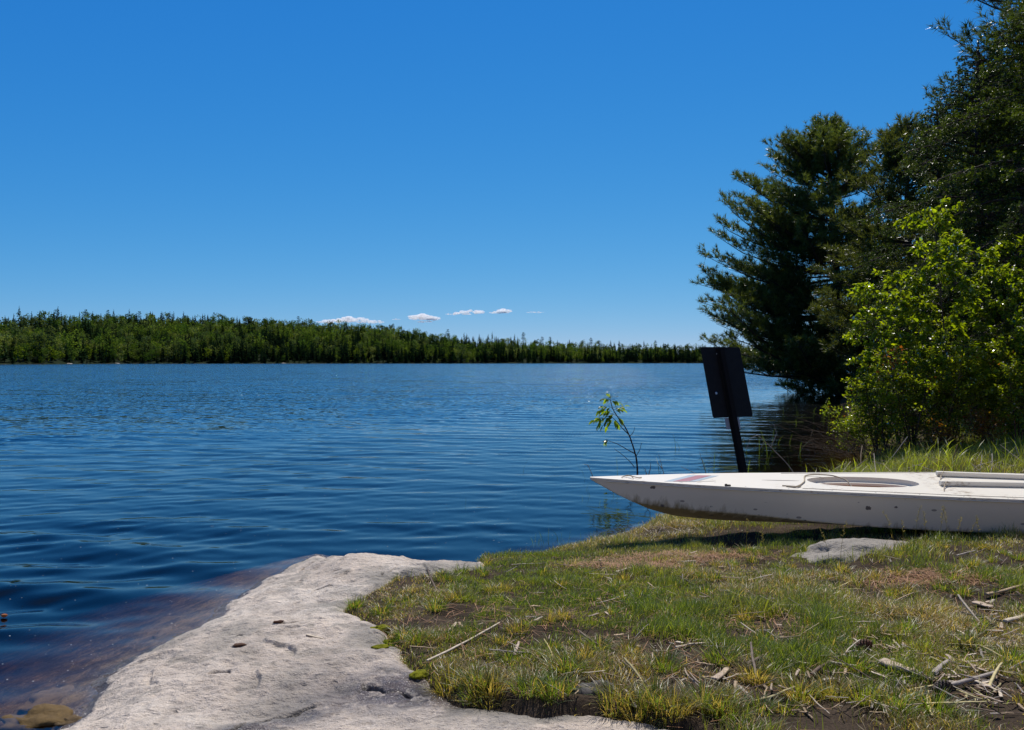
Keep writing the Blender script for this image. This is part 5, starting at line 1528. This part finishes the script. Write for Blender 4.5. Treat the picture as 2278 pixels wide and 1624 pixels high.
# ------------------------------------------------------------------ far shore forest
def far_conifer(seed, h, w_, n=26, tint=(0.012, 0.026, 0.012), pine=False):
    rng = np.random.default_rng(seed); acc = Acc()
    acc.tube(np.array([[0, 0, 0], [0, 0, h*0.5], [0, 0, h*0.96]]), [0.16, 0.1, 0.03], 4, np.array([0.03, 0.025, 0.02]), cap=False)
    lo = 0.16 if pine else 0.06
    for k in range(n*5):
        u = lo+(1-lo)*rng.random()**(0.9 if pine else 1.15)
        if pine: r_ = w_*rng.uniform(0.45, 1.0)*math.sqrt(max(0.02, 1-((u-0.70)/0.33)**2))
        else: r_ = w_*((1-u)**0.85+0.04)*rng.uniform(0.6, 1.15)
        a = rng.random()*6.283
        zt = h*u
        p0 = np.array([0, 0, zt+r_*(0.1 if pine else 0.28)])
        tip = np.array([math.cos(a)*r_, math.sin(a)*r_, zt+r_*(0.25 if pine else -0.05)])
        s = np.array([-math.sin(a), math.cos(a), 0])*(r_*0.30+0.10)
        mid = (p0+tip)/2+(tip-p0)*0.15
        col = np.array(tint)*rng.uniform(0.6, 1.7)
        acc.add(np.array([p0, mid-s+[0, 0, -0.12], tip, mid+s+[0, 0, -0.12], mid+[0, 0, 0.12]]), np.array([[0, 1, 4], [1, 2, 4], [2, 3, 4], [3, 0, 4]]), col)
    acc.add(np.array([[-.12, 0, h*0.93], [.12, 0, h*0.93], [0, 0, h]]), np.array([[0, 1, 2]]), np.array(tint))
    return acc
def far_leafy(seed, h, w_, tint, n=210):
    rng = np.random.default_rng(seed); acc = Acc()
    acc.tube(np.array([[0, 0, 0], [0, 0, h*0.55], [0.2, 0, h*0.85]]), [0.14, 0.1, 0.03], 4, np.array([0.16, 0.15, 0.13]), cap=False)
    lobes = [(rng.normal(0, w_*0.40), rng.normal(0, w_*0.40), h*rng.uniform(0.22, 0.86), w_*rng.uniform(0.45, 0.8)) for _ in range(9)]
    lobes.append((0, 0, h*0.84, w_*0.5))
    for k in range(n):
        lx, ly, lz, lr = lobes[rng.integers(len(lobes))]
        d = rng.normal(0, 1, 3); d /= np.linalg.norm(d)
        c = np.array([lx, ly, lz])+d*lr*rng.uniform(0.6, 1.0)*np.array([1, 1, 0.85])
        c[2] = min(c[2], h)
        s = rng.uniform(0.28, 0.62)
        nn = d+rng.normal(0, .5, 3); nn /= np.linalg.norm(nn)
        a = np.cross(nn, [0.3, 0.2, 1]); a /= np.linalg.norm(a); b = np.cross(nn, a)
        col = np.array(tint)*rng.uniform(0.6, 1.4)
        acc.add(np.array([c-a*s, c-b*s*0.8, c+a*s, c+b*s*0.8]), np.array([[0, 1, 2, 3]]), col)
    return acc

CONI = [far_conifer(200+k, 1.0*h, w_, tint=t_, pine=p) for k, (h, w_, t_, p) in enumerate([
    (13, 2.6, (0.013, 0.028, 0.013), False), (15, 3.1, (0.012, 0.026, 0.012), False), (11, 2.3, (0.016, 0.034, 0.013), False), (14, 3.8, (0.018, 0.037, 0.015), False), (12, 1.9, (0.010, 0.022, 0.011), False)])]
PINES = [far_conifer(260+k, h, w_, 22, (0.015, 0.030, 0.013), True) for k, (h, w_) in enumerate([(17, 3.0), (19, 3.4), (16, 2.6)])]
LEAFY = [far_leafy(230+k, h, w_, t_) for k, (h, w_, t_) in enumerate([
    (12, 3.6, (0.070, 0.120, 0.020)), (13, 4.4, (0.115, 0.165, 0.026)), (11, 3.4, (0.045, 0.082, 0.018)), (10, 3.4, (0.17, 0.20, 0.065)), (13, 3.3, (0.08, 0.11, 0.040)), (9, 2.9, (0.14, 0.19, 0.022))])]

def far_forest():
    rng = np.random.default_rng(55)
    N = 70000
    az = np.radians(rng.uniform(-40, 34, N)); r = np.sqrt(rng.uniform(420**2, 1200**2, N))
    x = r*np.sin(az); y = r*np.cos(az)
    s, A = far_shore(x, y)
    depth = 62+6.8*A
    ok = (s > -1.6) & (s < depth)
    x, y, s, az = x[ok], y[ok], s[ok], az[ok]
    # keep a minimum spacing with a coarse grid
    cell = {}
    keep = []
    for i in range(len(x)):
        sp = 3.4 if s[i] < 14 else (4.2 if s[i] < 40 else 5.6)
        k = (int(x[i]//sp), int(y[i]//sp), sp)
        if k in cell: continue
        cell[k] = 1; keep.append(i)
    x, y, s, az = x[keep], y[keep], s[keep], az[keep]
    z = bed_h(x, y)
    N = len(x)
    n1 = fbm(x/45, y/45, 3, 301)
    pc = np.clip(0.60*np.exp(-s/30)+0.36+1.1*n1, 0.06, 0.93)
    isc = rng.random(N) < pc
    scl = (0.62+0.62*rng.random(N)**1.4)*np.where(s < 3, rng.uniform(0.3, 0.9, N), 1.0)
    rot = rng.random(N)*6.283
    order = np.argsort(s)
    CM = [a.build('far_spruce', M['farleaf'], None, False, link=False) for a in CONI]
    LM = [a.build('far_birch', M['farleaf'], None, False, link=False) for a in LEAFY]
    nc = nl = 0
    rest = []
    inview = np.abs(np.degrees(az)) < 33.2
    for i in order:
        # the front row is made of individual trees
        if inview[i] and isc[i] and nc < 285 and s[i] < 60:
            k = rng.integers(len(CM)); o = bpy.data.objects.new('spruce_tree', CM[k]); nc += 1
            tag(o, 'small dark pointed spruce in the front row along the far waterline', 'spruce tree', 'spruces in the front row of the far shore')
        elif inview[i] and not isc[i] and nl < 285 and s[i] < 60:
            k = rng.integers(len(LM)); o = bpy.data.objects.new('birch_tree', LM[k]); nl += 1
            tag(o, 'small round light green leafy tree in the front row along the far waterline', 'leafy tree', 'leafy trees in the front row of the far shore')
        else:
            rest.append(i); continue
        o.location = (x[i], y[i], z[i]-0.2); o.rotation_euler = (0, 0, rot[i]); o.scale = (scl[i]*1.05, scl[i]*1.05, scl[i])
        COL.objects.link(o)
    # the wood behind reads as one mass
    acc = Acc()
    rest = np.array(rest)
    for pool, flag in ((CONI, True), (LEAFY, False)):
        idx = rest[isc[rest] == flag]
        kk = rng.integers(0, len(pool), len(idx))
        for k, a in enumerate(pool):
            ii = idx[kk == k]
            if not len(ii): continue
            V = np.concatenate(a.V); T = np.concatenate(a.A)
            c, s_ = np.cos(rot[ii])[:, None], np.sin(rot[ii])[:, None]
            X = (V[None, :, 0]*c-V[None, :, 1]*s_)*scl[ii][:, None]+x[ii][:, None]
            Y = (V[None, :, 0]*s_+V[None, :, 1]*c)*scl[ii][:, None]+y[ii][:, None]
            Z = V[None, :, 2]*scl[ii][:, None]+z[ii][:, None]-0.2
            VV = np.stack([X, Y, Z], -1).reshape(-1, 3)
            off = (np.arange(len(ii))*len(V))[:, None, None]
            Fs = [(np.concatenate(a.F[q])[None]+off).reshape(-1, q) for q in (3, 4) if a.F[q]]
            TT = (T[None]*rng.uniform(0.7, 1.35, (len(ii), 1, 1))).reshape(-1, 3)
            acc.add(VV, Fs, TT)
    o = acc.build('hillside_forest', M['farleaf'], None, False)
    tag(o, 'mixed green forest covering the far hillside behind the front row', 'forest', kind='stuff')
    print('far trees', N, nc, nl, len(rest))
    # pines standing out above the skyline
    PM = [a.build('skyline_pine', M['farleaf'], None, False, link=False) for a in PINES]
    tops = [(126, 688), (191, 688), (240, 689), (310, 692), (476, 695), (557, 704), (664, 703), (875, 720), (996, 732), (1164, 739), (1206, 749), (1224, 749), (1315, 751), (1332, 757), (1458, 757), (1479, 765)]
    words = ['leftmost', 'second', 'third', 'fourth', 'fifth', 'sixth', 'seventh', 'eighth', 'ninth', 'tenth', 'eleventh', 'twelfth', 'thirteenth', 'fourteenth', 'fifteenth', 'sixteenth']
    for k, (a, b) in enumerate(tops):
        azk = math.atan((a*K-512)/F); el = (HY-b*K)/F
        best = None
        for rr_ in np.linspace(520, 1190, 140):
            xx, yy = rr_*math.sin(azk), rr_*math.cos(azk)
            s1, _ = far_shore(np.array([xx]), np.array([yy]))
            if s1[0] < 8: continue
            zz = float(bed_h(np.array([xx]), np.array([yy]))[0]); need = H+el*yy-zz
            if best is None or abs(need-16.5) < abs(best[3]-16.5): best = (xx, yy, zz, need)
        xx, yy, zz, need = best
        pi = k % 3; hh = (17, 19, 16)[pi]
        o = bpy.data.objects.new('pine_tree', PM[pi]); sc = float(np.clip(need/hh, 0.5, 1.6))
        o.location = (xx, yy, zz-0.2); o.scale = (min(sc, 1.15),)*2+(sc,); o.rotation_euler = (0, 0, k*1.1)
        COL.objects.link(o)
        w0 = words[k]+(' of' if k == 0 else ' from the left of')
        tag(o, 'tall dark pine breaking the far skyline, '+w0+' them', 'pine tree', 'pines breaking the far skyline')
    for k, (a, lab) in enumerate([(150, 'pale shore rock at the left end of the far waterline'), (258, 'pale shore rock on the far waterline, second from the left'), (628, 'pale shore rock on the far waterline below the middle of the hill')]):
        azk = math.atan((a*K-512)/F)
        for rr_ in np.arange(430, 1000, 1.0):
            if far_shore(np.array([rr_*math.sin(azk)]), np.array([rr_*math.cos(azk)]))[0][0] > -1.5: break
        blob('shore_rock', (rr_*math.sin(azk), rr_*math.cos(azk), 0.0), 2.6, 1.2, 0.6, M['stone'], lab, 'rock', 70+k, (0.42, 0.37, 0.32), 0.3, 20)
far_forest()

# ------------------------------------------------------------------ clouds, far beyond the hills
def cloud(lst, label, seed):
    rng = np.random.default_rng(seed)
    D = 9000.0; acc = Acc()
    u = np.linspace(0, 2*math.pi, 14, endpoint=False); v = np.linspace(0.15, math.pi-0.15, 8)
    vv, uu = np.meshgrid(v, u, indexing='ij')
    S = np.stack([np.sin(vv)*np.cos(uu), np.sin(vv)*np.sin(uu), np.cos(vv)], -1).reshape(-1, 3)
    m = D/F*K
    root = Q(lst[0][0], lst[0][1], D)
    f = grid_faces(8, 14, True)[:, ::-1]
    for (a, b, rx, rz) in lst:
        c = Q(a, b, D)-root
        for k in range(34):
            t = rng.uniform(-1, 1)
            env = math.sqrt(max(0.0, 1-t*t))
            q = c+np.array([t*rx*m, rng.normal(0, 0.4)*rx*m*0.5, rng.uniform(-0.25, 0.75)*rz*m*env])
            r_ = rz*m*rng.uniform(0.35, 0.62)*(0.35+0.65*env)
            k2 = 1+0.25*fbm(S[:, 0]*2+k, S[:, 1]*2+S[:, 2]*2, 3, k)
            acc.add(q+S*np.array([r_*1.9, r_*1.6, r_*0.8])*k2[:, None], f)
    o = acc.build('cloud', M['cloud']); o.location = root
    tag(o, label, 'cloud')
cloud([(735, 716, 30, 6), (775, 713, 45, 8), (825, 717, 30, 5)], 'wide flat white cloud just over the wooded ridge, leftmost of the clouds', 1)
cloud([(882, 711, 9, 2)], 'tiny white cloud wisp between the leftmost cloud and the round one', 2)
cloud([(938, 708, 28, 9), (965, 710, 16, 6), (945, 716, 18, 3)], 'small rounded white cloud above the ridge, second of the large ones', 3)
cloud([(1020, 699, 28, 4), (1045, 695, 34, 6)], 'long thin white cloud above the middle of the far shore', 4)
cloud([(1103, 696, 14, 4), (1122, 693, 15, 7)], 'small white cloud just right of the long thin one', 5)
cloud([(1190, 695, 20, 2.2)], 'faint thin cloud wisp farthest right above the low shore', 6)
